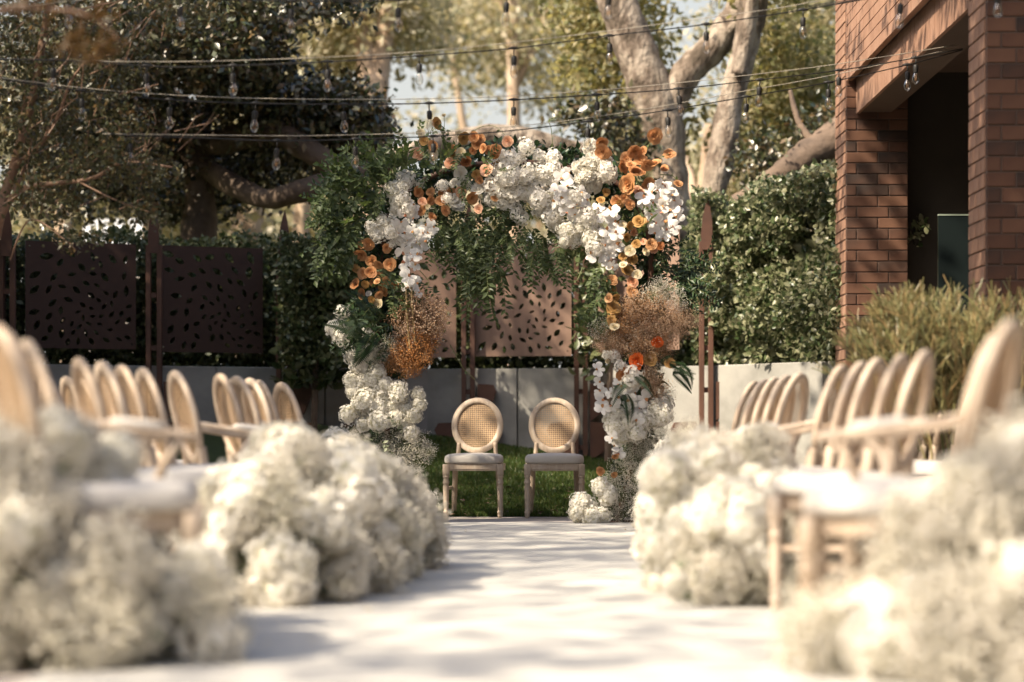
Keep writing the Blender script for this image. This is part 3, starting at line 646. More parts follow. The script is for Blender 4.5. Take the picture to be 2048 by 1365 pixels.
# ------------------------------------------------------------------ pencil cactus bed
pc = empty('pencil_cactus', (P(1890,875,14).x, 13.9, 0), 'wide yellow-green pencil cactus shrub in front of the near brick pillar', 'shrub')
mb = MB(); r6 = random.Random(9); pcb = Vector(pc.location)
def stick(p, dr, L, r, lv):
    e = p+dr*L; q = (p+e)/2+Vector((r6.uniform(-1,1), r6.uniform(-1,1), r6.uniform(-1,1)))*L*.05
    mb.tube([p, q, e], [r, r*.95, r*.8], 4, cap=False)
    if lv > 0:
        for k in range(r6.choice((2,3,3,4))):
            nd = (dr+Vector((r6.uniform(-.75,.75), r6.uniform(-.75,.75), r6.uniform(-.05,.5)))).normalized()
            stick(e, nd, L*r6.uniform(.55,.85), r*.8, lv-1)
for k in range(250):
    x = r6.uniform(-.85, .75); y = r6.uniform(-.45, .3)
    hmax = .95+.25*math.sin(x*3.0+1)*.5
    p0 = Vector((x*.48+.06, y, .5+r6.uniform(0, .42)))
    dr = Vector((x*.45+r6.uniform(-.3,.3), y*.6+r6.uniform(-.3,.3), 1)).normalized()
    stick(p0, dr, r6.uniform(.17,.26), .0062, 3)
mb.obj('stem', M['cactus'], pc, kind='stuff')
MB().tube([(0,0,0),(0,0,.3),(.03,0,.6)], [.07,.06,.04], 8).obj('trunk', M['barkdark'], pc, True)
ag = empty('agave', (P(1905,875,14.3).x, 14.35, .3), 'pale blue-green agave with spear leaves poking out of the cactus', 'plant')
for a_, L, tl in [(1.9,1.0,.35),(2.6,.8,.9),(.6,.7,.8),(3.4,.6,1.1),(1.2,.85,.45),(4.6,.7,1.2),(5.4,.7,.9)]:
    m3 = MB(); pts = []; 
    for i in range(7):
        t = i/6; pts.append(Vector((math.cos(a_)*math.sin(tl)*L*t, math.sin(a_)*.3*math.sin(tl)*L*t, math.cos(tl)*L*t-.08*t*t)))
    m3.tube(pts, [.03,.036,.036,.03,.022,.013,.002], 6, flat=.35); m3.obj('leaf', M['agave'], ag, True)
tag(MB().box((3.55,14.0,.17), (3.2,1.3,.34), bev=.02).obj('planter', M['concrete']), 'low concrete planter holding the pencil cactus', 'planter')

# ------------------------------------------------------------------ chairs
def make_chair(arms=False):
    made = []
    root = bpy.data.objects.new('cane_armchair' if arms else 'cane_chair', None); COL.objects.link(root)
    def ad(o): made.append(o); return o
    # front is -Y
    for sx in (-1, 1):
        m1 = MB(); m1.box((0,0,.385), (.052,.052,.09), bev=.004)
        m1.lathe([(.021,.34),(.026,.335),(.026,.325),(.020,.32),(.022,.30),(.0265,.285),(.0265,.275),(.021,.27),(.0235,.25),(.0225,.16),(.019,.07),(.0185,.055),(.023,.05),(.023,.038),(.019,.032),(.021,.02),(.017,.0)], n=12)
        m1.obj('leg', M['oak'], root, True, loc=(sx*.218, -.20, 0)); ad(COL.objects[-1])
        m1 = MB(); m1.tube(spline([(sx*.175,.20,.43),(sx*.18,.205,.3),(sx*.19,.25,.12),(sx*.197,.30,0)], 4), [.024]*4+[.023]*4+[.02]*4+[.017], 10)
        m1.obj('leg', M['oak'], root, True); ad(COL.objects[-1])
        m1 = MB(); m1.box((sx*.207, .015, .235), (.02,.44,.024), Euler((0,0,0)), bev=.004)
        m1.obj('stretcher', M['oak'], root); ad(COL.objects[-1])
        # back posts from the seat up into the oval
        m1 = MB(); m1.tube(spline([(sx*.160,.195,.40),(sx*.155,.208,.50),(sx*.148,.222,.60)], 4), [.024]*9, 8, flat=.75)
        m1.obj('back_post', M['oak'], root, True); ad(COL.objects[-1])
    m1 = MB(); m1.box((0,-.205,.405), (.385,.028,.058), bev=.003); m1.box((0,-.2215,.405), (.375,.008,.034), bev=.003); m1.box((0,.19,.405), (.33,.028,.058), bev=.003)
    for sx in (-1,1): m1.box((sx*.203,0,.405), (.028,.38,.058), Euler((0,0,-sx*.10)), bev=.003)
    m1.obj('seat_frame', M['oak'], root); ad(COL.objects[-1])
    # cushion: rounded slab, domed, wider in front
    V = []; nu, nv = 28, 9
    prof = [(.90,.434),(.985,.438),(1.0,.452),(1.0,.474),(.975,.494),(.9,.506),(.7,.514),(.35,.519),(.0001,.521)]
    for s_, z in prof:
        for k in range(nu):
            th = 2*math.pi*k/nu; c, s2 = math.cos(th), math.sin(th)
            ex = 4.5; rr = (abs(c)**ex+abs(s2)**ex)**(-1/ex); x, y = rr*c*.248*s_, rr*s2*.232*s_
            x *= 1-.13*(y/.232+1)/2
            V.append((x, y-.008, z))
    Fq = [(i*nu+k, i*nu+(k+1)%nu, (i+1)*nu+(k+1)%nu, (i+1)*nu+k) for i in range(len(prof)-1) for k in range(nu)]
    m1 = MB(); m1.add(V, Fq); m1.add(V[:nu], [tuple(reversed(range(nu)))]); m1.obj('seat', M['cushion'], root, True); ad(COL.objects[-1])
    # oval back, leaning
    lean = math.radians(14); R = Matrix.Rotation(-lean, 3, 'X'); C0 = Vector((0,.262,.742))
    rx, rz = .188, .212
    prof = [(-.024,-.008),(-.018,-.016),(.004,-.018),(.010,-.013),(.022,-.011),(.026,0),(.022,.013),(.0,.016),(-.022,.011)]
    V = []; nk = 48; pn = len(prof)
    for k in range(nk):
        th = 2*math.pi*k/nk; c, s2 = math.cos(th), math.sin(th)
        for a, b in prof: V.append(C0+R@Vector(((rx+a)*c, b, (rz+a)*s2)))
    Fq = [(k*pn+j, k*pn+(j+1)%pn, ((k+1)%nk)*pn+(j+1)%pn, ((k+1)%nk)*pn+j) for k in range(nk) for j in range(pn)]
    m1 = MB(); m1.add(V, Fq); bf = m1.obj('back_frame', M['oak'], root, True); ad(bf)
    # cane: a real open grid of strands
    m1 = MB(); ax, azz = rx-.020, rz-.020; pitch = .0168; w_ = .0026
    def strip(p, q, wd, off):
        dv = (q-p).normalized(); nrm = Vector((0,-1,0)); sd = dv.cross(nrm)*wd
        m1.add([C0+R@(v+Vector((0, off, 0))) for v in (p-sd, p+sd, q+sd, q-sd)], [(0,1,2,3)])
    k = -int(ax/pitch)
    for i in range(k, -k+1):
        x = i*pitch; h = azz*math.sqrt(max(0, 1-(x/ax)**2))
        if h > .02: strip(Vector((x,0,-h)), Vector((x,0,h)), w_, 0)
    k = -int(azz/pitch)
    for i in range(k, -k+1):
        z = i*pitch; h = ax*math.sqrt(max(0, 1-(z/azz)**2))
        if h > .02: strip(Vector((-h,0,z)), Vector((h,0,z)), w_, -.0015)
    for sgn in (-1, 1):
        for i in range(-26, 27):
            # diagonal strands
            c_ = i*pitch; pts = []
            A, B = ax*.995, azz*.995
            a2 = 1/A**2+1/B**2; b2 = 2*sgn*c_/B**2; c2 = c_*c_/B**2-1; D = b2*b2-4*a2*c2
            if D <= 0: continue
            x1, x2 = (-b2-math.sqrt(D))/(2*a2), (-b2+math.sqrt(D))/(2*a2)
            if x2-x1 > .02: strip(Vector((x1,0,sgn*x1+c_)), Vector((x2,0,sgn*x2+c_)), .0007, .0012*sgn)
    cn = m1.obj('cane_back', M['cane'], root, kind='stuff'); ad(cn)
    if arms:
        for sx in (-1, 1):
            m1 = MB()
            m1.tube(spline([(sx*.185,.262,.715),(sx*.235,.14,.69),(sx*.265,-.02,.665),(sx*.262,-.17,.65),(sx*.25,-.20,.635)], 5), lerp_list([.014,.017,.019,.021,.012], 21), 8, flat=.85)
            m1.tube(spline([(sx*.262,-.15,.65),(sx*.262,-.10,.58),(sx*.225,-.08,.50),(sx*.218,-.13,.40)], 5), lerp_list([.016,.015,.017,.02], 16), 8)
            ar = m1.obj('arm', M['oak'], root, True); ad(ar)
            m1 = MB(); m1.tube(spline([(sx*.245,.09,.70),(sx*.262,.0,.688),(sx*.264,-.09,.68)], 4), [.008,.018,.021,.022,.022,.022,.021,.018,.008], 8, flat=.8)
            pd = m1.obj('arm_pad', M['cushion'], ar, True); ad(pd)
    index_kids(root, made); return root
chair0 = make_chair(False); arm0 = make_chair(True)
used = {}
def put_chair(x, y, yaw, label, group, arms=False, cat='chair'):
    src = arm0 if arms else chair0
    if arms not in used: used[arms] = 1; c = src
    else: c = copy_tree(src)
    c.location = (x, y, 0.004); c.rotation_euler = (0, 0, math.radians(yaw+(rnd.uniform(-2.2, 2.2) if abs(yaw) > 20 else 0))); tag(c, label, cat, group)
    return c
# two chairs facing the camera
put_chair(P(950,875,19.62).x, 19.62, -3.5, 'left one of the two cane-back chairs standing alone under the flower arch', 'pair of chairs under the arch')
put_chair(P(1109,875,19.62).x, 19.62, -1.0, 'right one of the two cane-back chairs standing alone under the flower arch', 'pair of chairs under the arch')
# audience rows, facing the aisle and turned a little to the arch.  (X of back top, depth, armchair)
def row(lst, side, yaw, where):
    g = f'cane chairs {where}'
    k = 0
    for bx, d, arms in lst:
        # local back top is at (0,.30,.96); facing direction rotates local -Y to the aisle
        yw = (90-yaw) if side < 0 else -(90-yaw)
        yy = math.radians(yw); off = Vector((0-math.sin(yy)*.30, math.cos(yy)*.30))
        # chair on the left must face +X : rotate so that -Y -> +X  => yaw = +90
        k += 1
        nth = ['nearest to the camera','second from the camera','third from the camera','fourth from the camera','fifth from the camera','sixth from the camera','seventh from the camera','eighth from the camera','ninth from the camera','tenth from the camera','eleventh from the camera','twelfth from the camera','thirteenth from the camera'][k-1]
        put_chair(bx-off.x, d-off.y, yw, f"cane-back {'armchair' if arms else 'chair'} {where}, {nth}", g, arms, 'armchair' if arms else 'chair')
YAW = 23
row([(-1.47,6.95,0),(-1.54,7.45,0),(-1.59,8.0,1),(-1.75,9.85,0),(-1.735,10.32,0),(-1.74,10.85,0),(-1.71,11.3,0),(-1.63,11.8,1),(-1.475,12.35,0),(-1.455,12.85,0),(-1.43,13.3,0),(-1.42,13.72,0),(-1.36,14.35,0)], -1, -YAW, 'in the front row left of the aisle')
row([(1.36,6.62,0),(1.45,7.12,0),(1.51,7.65,1),(1.52,8.97,0),(1.505,9.42,0),(1.485,9.9,0),(1.488,10.35,0),(1.467,10.85,1),(1.444,12.2,0),(1.426,12.65,0),(1.412,13.1,0),(1.41,13.55,0),(1.394,14.0,0)], 1, -YAW, 'in the front row right of the aisle')
row([(-2.38,12.4,0),(-2.365,12.9,0),(-2.37,13.4,0),(-2.36,13.9,0)], -1, -YAW, 'in the second row left of the aisle')
row([(2.56,13.35,0),(2.53,13.8,0),(2.54,14.25,0),(2.53,14.7,0),(2.52,15.15,0)], 1, -YAW, 'in the second row right of the aisle')

# ------------------------------------------------------------------ flower meshes (unit radius, facing +Z)
def rose_mesh(mat, seed, open_=1.0):
    """ruffled garden rose: spiralled petals, each with its own curl, tighter and steeper towards the heart"""
    r = random.Random(seed); mb = MB(); n = 30
    for k in range(n):
        t = (k/(n-1))**.85; R_ = .06+.86*t; a = k*2.399+r.uniform(-.2, .2); tilt = .10+.88*t*open_+r.uniform(-.12, .12)
        w = .22+.42*t*r.uniform(.8, 1.15); h = .62+.16*t; V = []; nu, nv = 6, 4
        ca, sa = math.cos(a), math.sin(a)
        for v in range(nv):
            q = v/(nv-1)
            for u in range(nu):
                s_ = u/(nu-1)*2-1; wd = w*s_*(.45+.55*math.sin(min(1, q*1.25)*math.pi/2))*(1-.22*(q > .9)*abs(s_))
                out = R_*.30+h*q*math.sin(tilt)*(.55+.5*q)-.34*w*s_*s_*(1-.3*t)+(.13*t*q**4)
                up = -.42+h*q*math.cos(tilt*.8)*(1.25-.2*q)-(.14*t*q**5)-.05*s_*s_*q+r.uniform(-.045, .045)*q
                V.append((out*ca-wd*sa, out*sa+wd*ca, up))
        mb.add(V, [(v*nu+u, v*nu+u+1, (v+1)*nu+u+1, (v+1)*nu+u) for v in range(nv-1) for u in range(nu-1)])
    mb.lathe([(.01,-.55),(.20,-.48),(.30,-.30),(.26,-.05),(.12,.10),(.01,.14)], n=8, m=0)
    return mb.mesh('rose', [M[mat], M['stem']], True)

def floret_ball(mat, nfl, fl, seed, squash=.85, lump=.1, core=True, name='hydrangea'):
    r = np.random.default_rng(seed); i = np.arange(nfl)+.5; ph = np.arccos(1-2*i/nfl); th = np.pi*(1+5**.5)*i
    u = np.stack([np.cos(th)*np.sin(ph), np.sin(th)*np.sin(ph), np.cos(ph)], 1)
    rad = .90+np.array([lump*1.6*noise.noise(Vector(v*2.2)+Vector((seed, 0, 0))) for v in u])+r.normal(0, .025, nfl)
    V = []; Fc_ = []
    for k in range(nfl):
        n_ = Vector(u[k]+r.normal(0, .22, 3)).normalized(); a = n_.orthogonal().normalized(); a.rotate(Quaternion(n_, r.uniform(0, 6.3))); b = n_.cross(a)
        c = Vector(u[k])*rad[k]; s = fl*r.uniform(.8, 1.2)
        for q in range(4):
            t = q*math.pi/2; e = a*math.cos(t)+b*math.sin(t); f = a*math.cos(t+.75)+b*math.sin(t+.75); g_ = a*math.cos(t-.75)+b*math.sin(t-.75)
            base = len(V); V += [c, c+g_*s*.62+n_*s*.12, c+e*s+n_*s*(.02+.2*r.uniform(-1, 1)), c+f*s*.62+n_*s*.14]; Fc_.append((base, base+1, base+2, base+3))
    V = [(v[0], v[1], v[2]*squash) for v in V]; mi = [0]*len(Fc_)
    if core:
        bm = bmesh.new(); bmesh.ops.create_icosphere(bm, subdivisions=2, radius=.80); base = len(V)
        bm.verts.index_update(); V += [(v.co.x, v.co.y, v.co.z*squash) for v in bm.verts]; Fc_ += [tuple(base+v.index for v in f.verts) for f in bm.faces]; mi += [1]*len(bm.faces); bm.free()
    return np_mesh(name, V, Fc_, [M[mat], M['core'] if mat != 'whitecool' else M['white']], False, mi)

def carnation_mesh(mat, seed):
    r = random.Random(seed); mb = MB()
    for k in range(130):
        z = r.uniform(-.5, 1); ph = math.acos(z); a = r.uniform(0, 6.3); n_ = Vector((math.sin(ph)*math.cos(a), math.sin(ph)*math.sin(a), z))
        t1 = n_.orthogonal().normalized(); t1.rotate(Quaternion(n_, r.uniform(0, 6.3))); rr = r.uniform(.78, 1.04); w = r.uniform(.16, .26)
        V = []
        for i in range(4):
            s = (i/3*2-1)
            V.append(n_*rr*.62+t1*s*w*.5); 
        t2 = n_.cross(t1)
        for i in range(4):
            s = (i/3*2-1); V.append(n_*(rr-.05*abs(s))+t1*s*w+t2*r.uniform(-.07, .07))
        mb.add(V, [(i, i+1, i+5, i+4) for i in range(3)])
    bm = bmesh.new(); bmesh.ops.create_icosphere(bm, subdivisions=2, radius=.72); bm.verts.index_update()
    mb.add([v.co.copy() for v in bm.verts], [tuple(v.index for v in f.verts) for f in bm.faces]); bm.free()
    return mb.mesh('carnation', [M[mat]], False)

def orchid_mesh(seed):
    r = random.Random(seed); mb = MB()
    def petal(a, L, w, lift, m=0):
        V = [(0,0,0)]; n = 10; d_ = Vector((math.cos(a), math.sin(a), 0)); s = Vector((-math.sin(a), math.cos(a), 0)); V = [Vector((0,0,.02))]
        V.append(d_*L*.55+Vector((0,0,lift+.06)))
        for i in range(n):
            t = 2*math.pi*i/n; u = .52-.5*math.cos(t); q = d_*L*u+s*w*math.sin(t)*(.55+.45*u); q.z = lift*u+.08*math.sin(3*t+a)*u+.02
            V.append(q)
        mb.add(V, [(1, 2+i, 2+(i+1)%n) for i in range(n)], m)
    for a in (90, 215, 325): petal(math.radians(a+r.uniform(-5, 5)), .95, .32, r.uniform(-.05, .1))
    for a in (12, 168): petal(math.radians(a+r.uniform(-6, 6)), 1.05, .55, r.uniform(.05, .22))
    for a in (250, 290, 270): petal(math.radians(a), .32, .13, .3, 1)
    return mb.mesh('orchid', [M['whitecool'], M['yellow']], True)

def puff_mesh(mat, stem, seed, n=420, br=.045, name='babys_breath'):
    r = np.random.default_rng(seed); u = r.normal(size=(n, 3)); u /= np.linalg.norm(u, axis=1)[:, None]
    lob = np.array([1+.55*noise.noise(Vector(v*1.8)+Vector((seed*3., 0, 0))) for v in u])
    rad = r.uniform(.25, 1, n)**.5*lob; pos = u*rad[:, None]
    O = np.array([(1,0,0),(-1,0,0),(0,1,0),(0,-1,0),(0,0,1),(0,0,-1)], float)
    OF = np.array([(0,2,4),(2,1,4),(1,3,4),(3,0,4),(2,0,5),(1,2,5),(3,1,5),(0,3,5)])
    V, Fc_ = scatter(O, OF, rand_rot(n), pos, r.uniform(.55, 1.15, n)*br)
    mi = [0]*len(Fc_); m_ = n//3
    sv = []; sf = []
    for k in range(m_):
        p1 = pos[k]; p0 = p1*.12+r.normal(0, .06, 3); b = len(V)+len(sv); w = .006
        sd = np.cross(p1, [0.3, .5, .8]); sd = sd/np.linalg.norm(sd)*w
        sv += [p0-sd, p0+sd, p1]; sf.append((b, b+1, b+2))
    V = np.concatenate([V, np.array(sv)]); Fc_ = np.concatenate([Fc_, np.array(sf)]); mi += [1]*m_
    return np_mesh(name, V, Fc_, [M[mat], M[stem]], False, mi)

def sprig_mesh(mat, seed, n=15, L=1.0, droop=.3, lw=1.0, name='leaf_sprig', ls=.30):
    """a leafy stem growing along +Y, length about 1"""
    r = random.Random(seed); mb = MB(); pts = [Vector((0,0,0))]; dr = Vector((r.uniform(-.15,.15), 1, .15))
    for i in range(6): dr = (dr+Vector((r.uniform(-.22,.22), 0, -droop/3+r.uniform(-.12,.12)))).normalized(); pts.append(pts[-1]+dr*L/6)
    mb.tube(pts, [.010,.009,.008,.007,.006,.004,.002], 4, cap=False, m=1)
    for k in range(n):
        t = (k+.6)/n*6; i = min(5, int(t)); p = pts[i].lerp(pts[i+1], t-i); s = 1 if k % 2 else -1
        d_ = Vector((s*r.uniform(.6,1), r.uniform(.3,.8), r.uniform(-.6,.35))).normalized(); nrm = Vector((r.uniform(-.5,.5), r.uniform(-.5,.3), 1)).normalized()
        x = d_.cross(nrm).normalized(); z = x.cross(d_); l = ls*r.uniform(.7, 1.15)*(1-.35*t/6)
        mb.add([p+(x*a*lw+d_*b+z*c)*l for a, b, c in LEAF_V], LEAF_F)
    return mb.mesh(name, [M[mat], M['stem']], False)

def fern_mesh(seed):
    r = random.Random(seed); mb = MB(); n = 22
    for k in range(n):
        t = k/n; p = Vector((0, t, .12*math.sin(t*3)-.15*t*t)); w = .30*math.sin(math.pi*min(1, .12+t*.88))**.8*(1-t*.4)
        for s in (-1, 1):
            mb.add([p, p+Vector((s*w*.5, .05+.02, -.01)), p+Vector((s*w, .08, -.05)), p+Vector((s*w*.5, .015, -.012))], [(0,1,2,3)])
    mb.tube([(0,0,0),(0,.5,.08),(0,1,-.13)], [.008,.006,.002], 4, m=1, cap=False)
    return mb.mesh('fern_frond', [M['leafdark'], M['stem']], False)

ROSE = {k: [rose_mesh(k, s) for s in (1, 2, 3)] for k in ('orange','tan','ochre','peach','rust','cream','red','white')}
HYD = [floret_ball('white', 170, .20, s, lump=.24) for s in (1, 2, 3, 4)]
STOCK = [floret_ball('white', 60, .34, s, lump=.35, core=False, name='stock_flower') for s in (5, 6, 7)]
CARN = [carnation_mesh('white', s) for s in (1, 2)]
ORC = [orchid_mesh(s) for s in (1, 2, 3)]
PUFW = [puff_mesh('bb_white', 'stem_pale', s, 640, .070) for s in (1, 2, 3)]
PUFD = [puff_mesh('bb_white', 'stem', s, 620, .034) for s in (11, 12, 13)]
PUFT = [puff_mesh('bb_tan', 'stem_tan', s, 700, .038) for s in (4, 5, 6)]
PUFO = [puff_mesh('bb_orange', 'stem_tan', s, 700, .042) for s in (7, 8, 9)]
SPR = [sprig_mesh('leaf', s, n=13, ls=.36, lw=1.15) for s in range(6)]
SPRD = [sprig_mesh('leafdark', s+20, ls=.26, lw=.8) for s in range(4)]
HANG = [sprig_mesh('leaf', s+40, n=17, droop=.1, lw=.85, ls=.25) for s in range(4)]
FERN = [fern_mesh(1)]
GREY = [sprig_mesh('leafgrey', 60, n=9, ls=.34, lw=1.2)]

def face_cam(jit):
    """rotation that turns local +Z towards the camera side with some scatter"""
    n_ = Vector((rnd.gauss(0, jit), -1, rnd.gauss(.12, jit))).normalized()
    q = n_.to_track_quat('Z', 'Y'); q = q @ Quaternion((0, 0, 1), rnd.uniform(0, 6.28)); return q.to_euler()

# ------------------------------------------------------------------ the flower arch
AD = 18.35
arch = empty('flower_arch', (P(1020,875,AD).x, AD, 0), 'freestanding arch of white and orange flowers and greenery at the end of the aisle', 'flower arch')
AO = Vector(arch.location)
def ploc(px, py, dy=0): return P(px, py, AD+dy)-AO
def flo(meshes, name, px, py, rpx, dy=0, jit=.45, rot=None):
    r = rpx/F*AD
    return link(rnd.choice(meshes), name, arch, ploc(px, py, dy), rot or face_cam(jit), r, kind='stuff' if name == 'babys_breath' else None)
path = [(795,1048),(778,900),(765,760),(758,640),(760,520),(785,420),(870,350),(1000,325),(1130,335),(1240,370),(1295,460),(1300,600),(1290,760),(1270,900),(1235,1048)]
pts = spline([ploc(a, b, .12) for a, b in path], 5)
MB().tube(pts, .022, 8).obj('arch_frame', M['rustmetal'], arch, True)
MB().tube([p+Vector((0,.28,0)) for p in pts], .022, 8).obj('arch_frame', M['rustmetal'], arch, True)
MB().box(ploc(790,1050,.15)+Vector((0,0,.0)), (.5,.6,.02)).obj('base_plate', M['rustmetal'], arch, loc=(0,0,.02))
MB().box(ploc(1250,1050,.15), (.5,.6,.02)).obj('base_plate', M['rustmetal'], arch, loc=(0,0,.02))
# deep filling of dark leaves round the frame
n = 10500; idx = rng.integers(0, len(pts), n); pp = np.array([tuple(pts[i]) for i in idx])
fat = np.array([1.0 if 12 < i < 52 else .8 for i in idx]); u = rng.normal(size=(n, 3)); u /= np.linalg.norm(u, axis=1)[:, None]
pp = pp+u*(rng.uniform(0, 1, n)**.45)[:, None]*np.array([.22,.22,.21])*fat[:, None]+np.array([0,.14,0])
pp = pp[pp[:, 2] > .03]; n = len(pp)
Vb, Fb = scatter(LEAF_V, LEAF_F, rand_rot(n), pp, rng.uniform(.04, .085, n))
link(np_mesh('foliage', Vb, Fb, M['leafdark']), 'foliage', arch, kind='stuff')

C1 = lambda x, y: (620+x/3.25, 200+y/3.25)
C2 = lambda x, y: (1000+x/3.25, 200+y/3.25)
C3 = lambda x, y: (620+x/2.967, 600+y/2.967)
C4 = lambda x, y: (1040+x/2.73, 560+y/2.73)
def put(conv, lst, meshes, name, dy=0, k=3.25, jit=.45, grow=1.0):
    for q in lst:
        ms = ROSE[q[3]] if len(q) > 3 else meshes; g2 = grow*(1.12 if len(q) > 3 else 1)
        x, y = conv(q[0], q[1]); flo(ms, name, x, y, q[2]/k*g2, dy+rnd.uniform(-.05, .05), jit)
O, T_, H_, Pc, Ru, Cr, Rd, Wh = 'orange','tan','ochre','peach','rust','cream','red','white'
put(C1, [(380,940,38,O),(325,1010,42,O),(400,1050,36,O),(445,1075,30,T_),(520,1070,40,O),(500,965,30,O),(330,940,28,O),(300,1100,28,H_),(345,1130,34,O),(395,1120,36,O),(290,1195,36,O),(335,1260,34,O),(450,1140,25,T_),(495,1180,28,T_),(560,1200,34,O),(485,1250,28,O),(450,1270,26,T_),(400,1300,22,H_),(440,1325,32,Cr),(435,1180,22,T_),(460,1215,20,T_),(380,1260,20,Wh),(360,1200,26,H_),(410,1190,26,O),(250,1125,12,Wh),
  (705,600,34,O),(785,600,26,T_),(855,605,26,O),(915,610,40,O),(980,600,34,Pc),(1055,640,38,O),(850,655,34,O),(785,655,28,O),(730,660,26,Pc),(720,720,34,O),(795,760,28,O),(880,720,34,O),(760,690,22,Cr),(1095,710,28,Pc),(1175,560,38,H_),(1145,455,40,Pc),(1080,485,28,H_),(1015,400,34,Ru),(910,410,36,Pc),(955,400,30,Cr),(980,345,32,Cr),(790,355,42,Cr),(800,300,34,O),(740,265,30,H_),(720,215,26,Cr),(825,155,38,H_),(870,100,13,Cr),(1065,240,34,O),(1110,250,28,O),(1085,290,32,O),(1060,330,26,O),(1125,315,30,O),(1165,325,28,O),(1210,320,34,O),(1200,360,28,O),(1000,250,38,H_),(925,320,28,O),(920,350,26,H_),(970,220,24,Cr),(1285,270,34,Pc),(700,350,38,Pc),(1200,640,26,T_),(1210,420,22,H_),(1100,520,26,O),
  (980,480,42,Wh),(935,540,34,Wh),(1005,545,40,Wh),(1090,575,46,Wh),(960,660,46,Wh),(965,700,36,Wh),(935,640,30,Wh)], None, 'rose', -.22)
put(C2, [(660,280,38,O),(665,340,46,O),(1005,235,48,O),(1100,350,38,O),(1070,445,26,O),(1160,545,28,T_),(875,340,46,O),(820,380,38,O),(910,385,40,O),(800,435,43,O),(890,465,50,O),(960,425,40,O),(1005,410,38,O),(830,550,60,O),(965,555,50,O),(900,585,36,Pc),(755,655,34,O),(810,640,30,O),(845,680,34,O),(780,680,26,H_),(690,600,26,H_),(655,650,26,H_),(905,790,42,H_),(800,810,24,Cr),(845,820,26,H_),(870,860,26,Pc),(825,895,28,H_),(885,935,28,H_),(930,920,23,Pc),(845,980,34,Cr),(985,940,36,T_),(1040,950,28,Ru),(1000,975,23,Pc),(950,985,26,Cr),(860,1035,34,H_),(800,1070,26,Cr),(830,1110,38,H_),(890,1135,30,Cr),(800,1020,26,H_),(730,1170,34,T_),(860,1185,38,Pc),(860,1245,36,T_),(730,1240,28,H_),(705,1285,26,H_),(750,1290,28,H_),(740,1345,45,H_),(710,345,22,O),(930,330,26,O),(850,420,30,O)], None, 'rose', -.26)
put(C4, [(505,165,38,H_),(485,100,23,T_),(500,220,25,H_),(515,255,25,Cr),(750,340,29,Rd),(635,445,43,Rd),(710,435,38,H_),(820,455,28,H_),(568,525,42,O),(440,1045,22,O),(515,1065,17,O),(455,1115,17,T_),(520,965,18,O),(478,445,12,Cr)], None, 'rose', -.30, 2.73)
put(C1, [(545,580,65),(575,655,65),(560,715,46)], HYD, 'hydrangea', -.16)
put(C1, [(450,770,40),(520,800,40),(400,830,40),(440,870,50),(715,545,26),(625,520,55),(600,560,40),(470,790,40),(530,940,26),(1235,660,50),(1290,560,40),(1300,690,50),(1250,540,40)], STOCK, 'stock_flower', -.18, grow=1.15)
put(C1, [(670,690,46),(620,740,50),(670,770,46),(590,800,50),(560,860,46),(620,860,50),(670,850,46),(760,820,55),(800,830,42),(730,870,42),(640,920,50),(690,920,46),(740,920,46),(600,985,56),(690,1010,50),(620,1060,56),(680,1080,38),(640,1150,56),(690,1190,42),(640,1215,50),(705,1255,30),(550,810,36),(560,740,42),(720,960,44),(770,870,36)], ORC, 'orchid', -.24, jit=.35, grow=1.05)
put(C2, [(170,305,46),(250,360,36),(345,370,42),(65,390,55),(130,380,32),(30,450,50),(100,470,50),(20,520,50),(60,545,46),(170,500,50),(300,415,42),(350,450,50),(20,600,50),(240,580,50),(90,610,46),(40,680,50),(100,730,50),(140,770,40),(265,710,50),(320,700,42),(370,720,46),(-40,440,50),(-50,560,50),(-60,640,46),(10,360,36),(130,600,50),(280,480,46),(90,540,46),(200,460,46),(330,520,46)], STOCK, 'stock_flower', -.18, grow=1.2)
put(C2, [(190,600,75),(430,850,70),(480,900,62),(360,800,60),(520,830,52),(590,830,56),(600,890,60),(640,860,50),(560,910,50),(420,920,46),(300,640,56)], HYD, 'hydrangea', -.2)
put(C2, [(590,310,62),(600,420,90),(520,440,62),(680,400,60),(530,520,62),(600,550,70),(560,490,70),(650,500,62),(710,495,62)], CARN, 'carnation', -.2)
put(C2, [(370,590,50),(430,560,52),(400,500,50),(440,480,42),(390,640,52),(450,640,60),(500,680,60),(430,730,52),(490,750,52),(550,720,50),(560,650,42),(520,600,42),(360,660,42),(460,700,50),
  (720,720,55),(680,760,52),(740,790,52),(700,850,60),(760,870,52),(750,930,60),(690,940,52),(600,1000,56),(660,1010,56),(720,980,52),(700,1060,46),(730,1080,40),(640,740,40),(640,700,40),(770,810,40),(780,960,40),
  (930,640,52),(980,600,52),(1030,580,52),(1080,570,50),(1110,620,52),(1060,650,56),(1000,670,52),(1140,660,50),(1110,710,56),(1040,730,50),(980,740,50),(1150,750,50),(1090,780,56),(1020,800,52),(1130,830,50),(1080,850,52),(1010,860,46),(1060,900,46),(1090,880,44),(960,700,46),(940,690,46),(1160,700,40),(970,790,44),(1050,550,42),(1050,690,44),(1060,760,40)], ORC, 'orchid', -.26, jit=.35, grow=1.08)
put(C3, [(190,70,38),(150,170,46),(190,230,46),(240,260,50),(260,320,42),(280,380,46),(350,310,46),(340,205,36),(300,410,50),(240,340,36),(220,200,36),(255,290,40),(120,180,26)], STOCK, 'stock_flower', -.15, 2.967, grow=1.15)
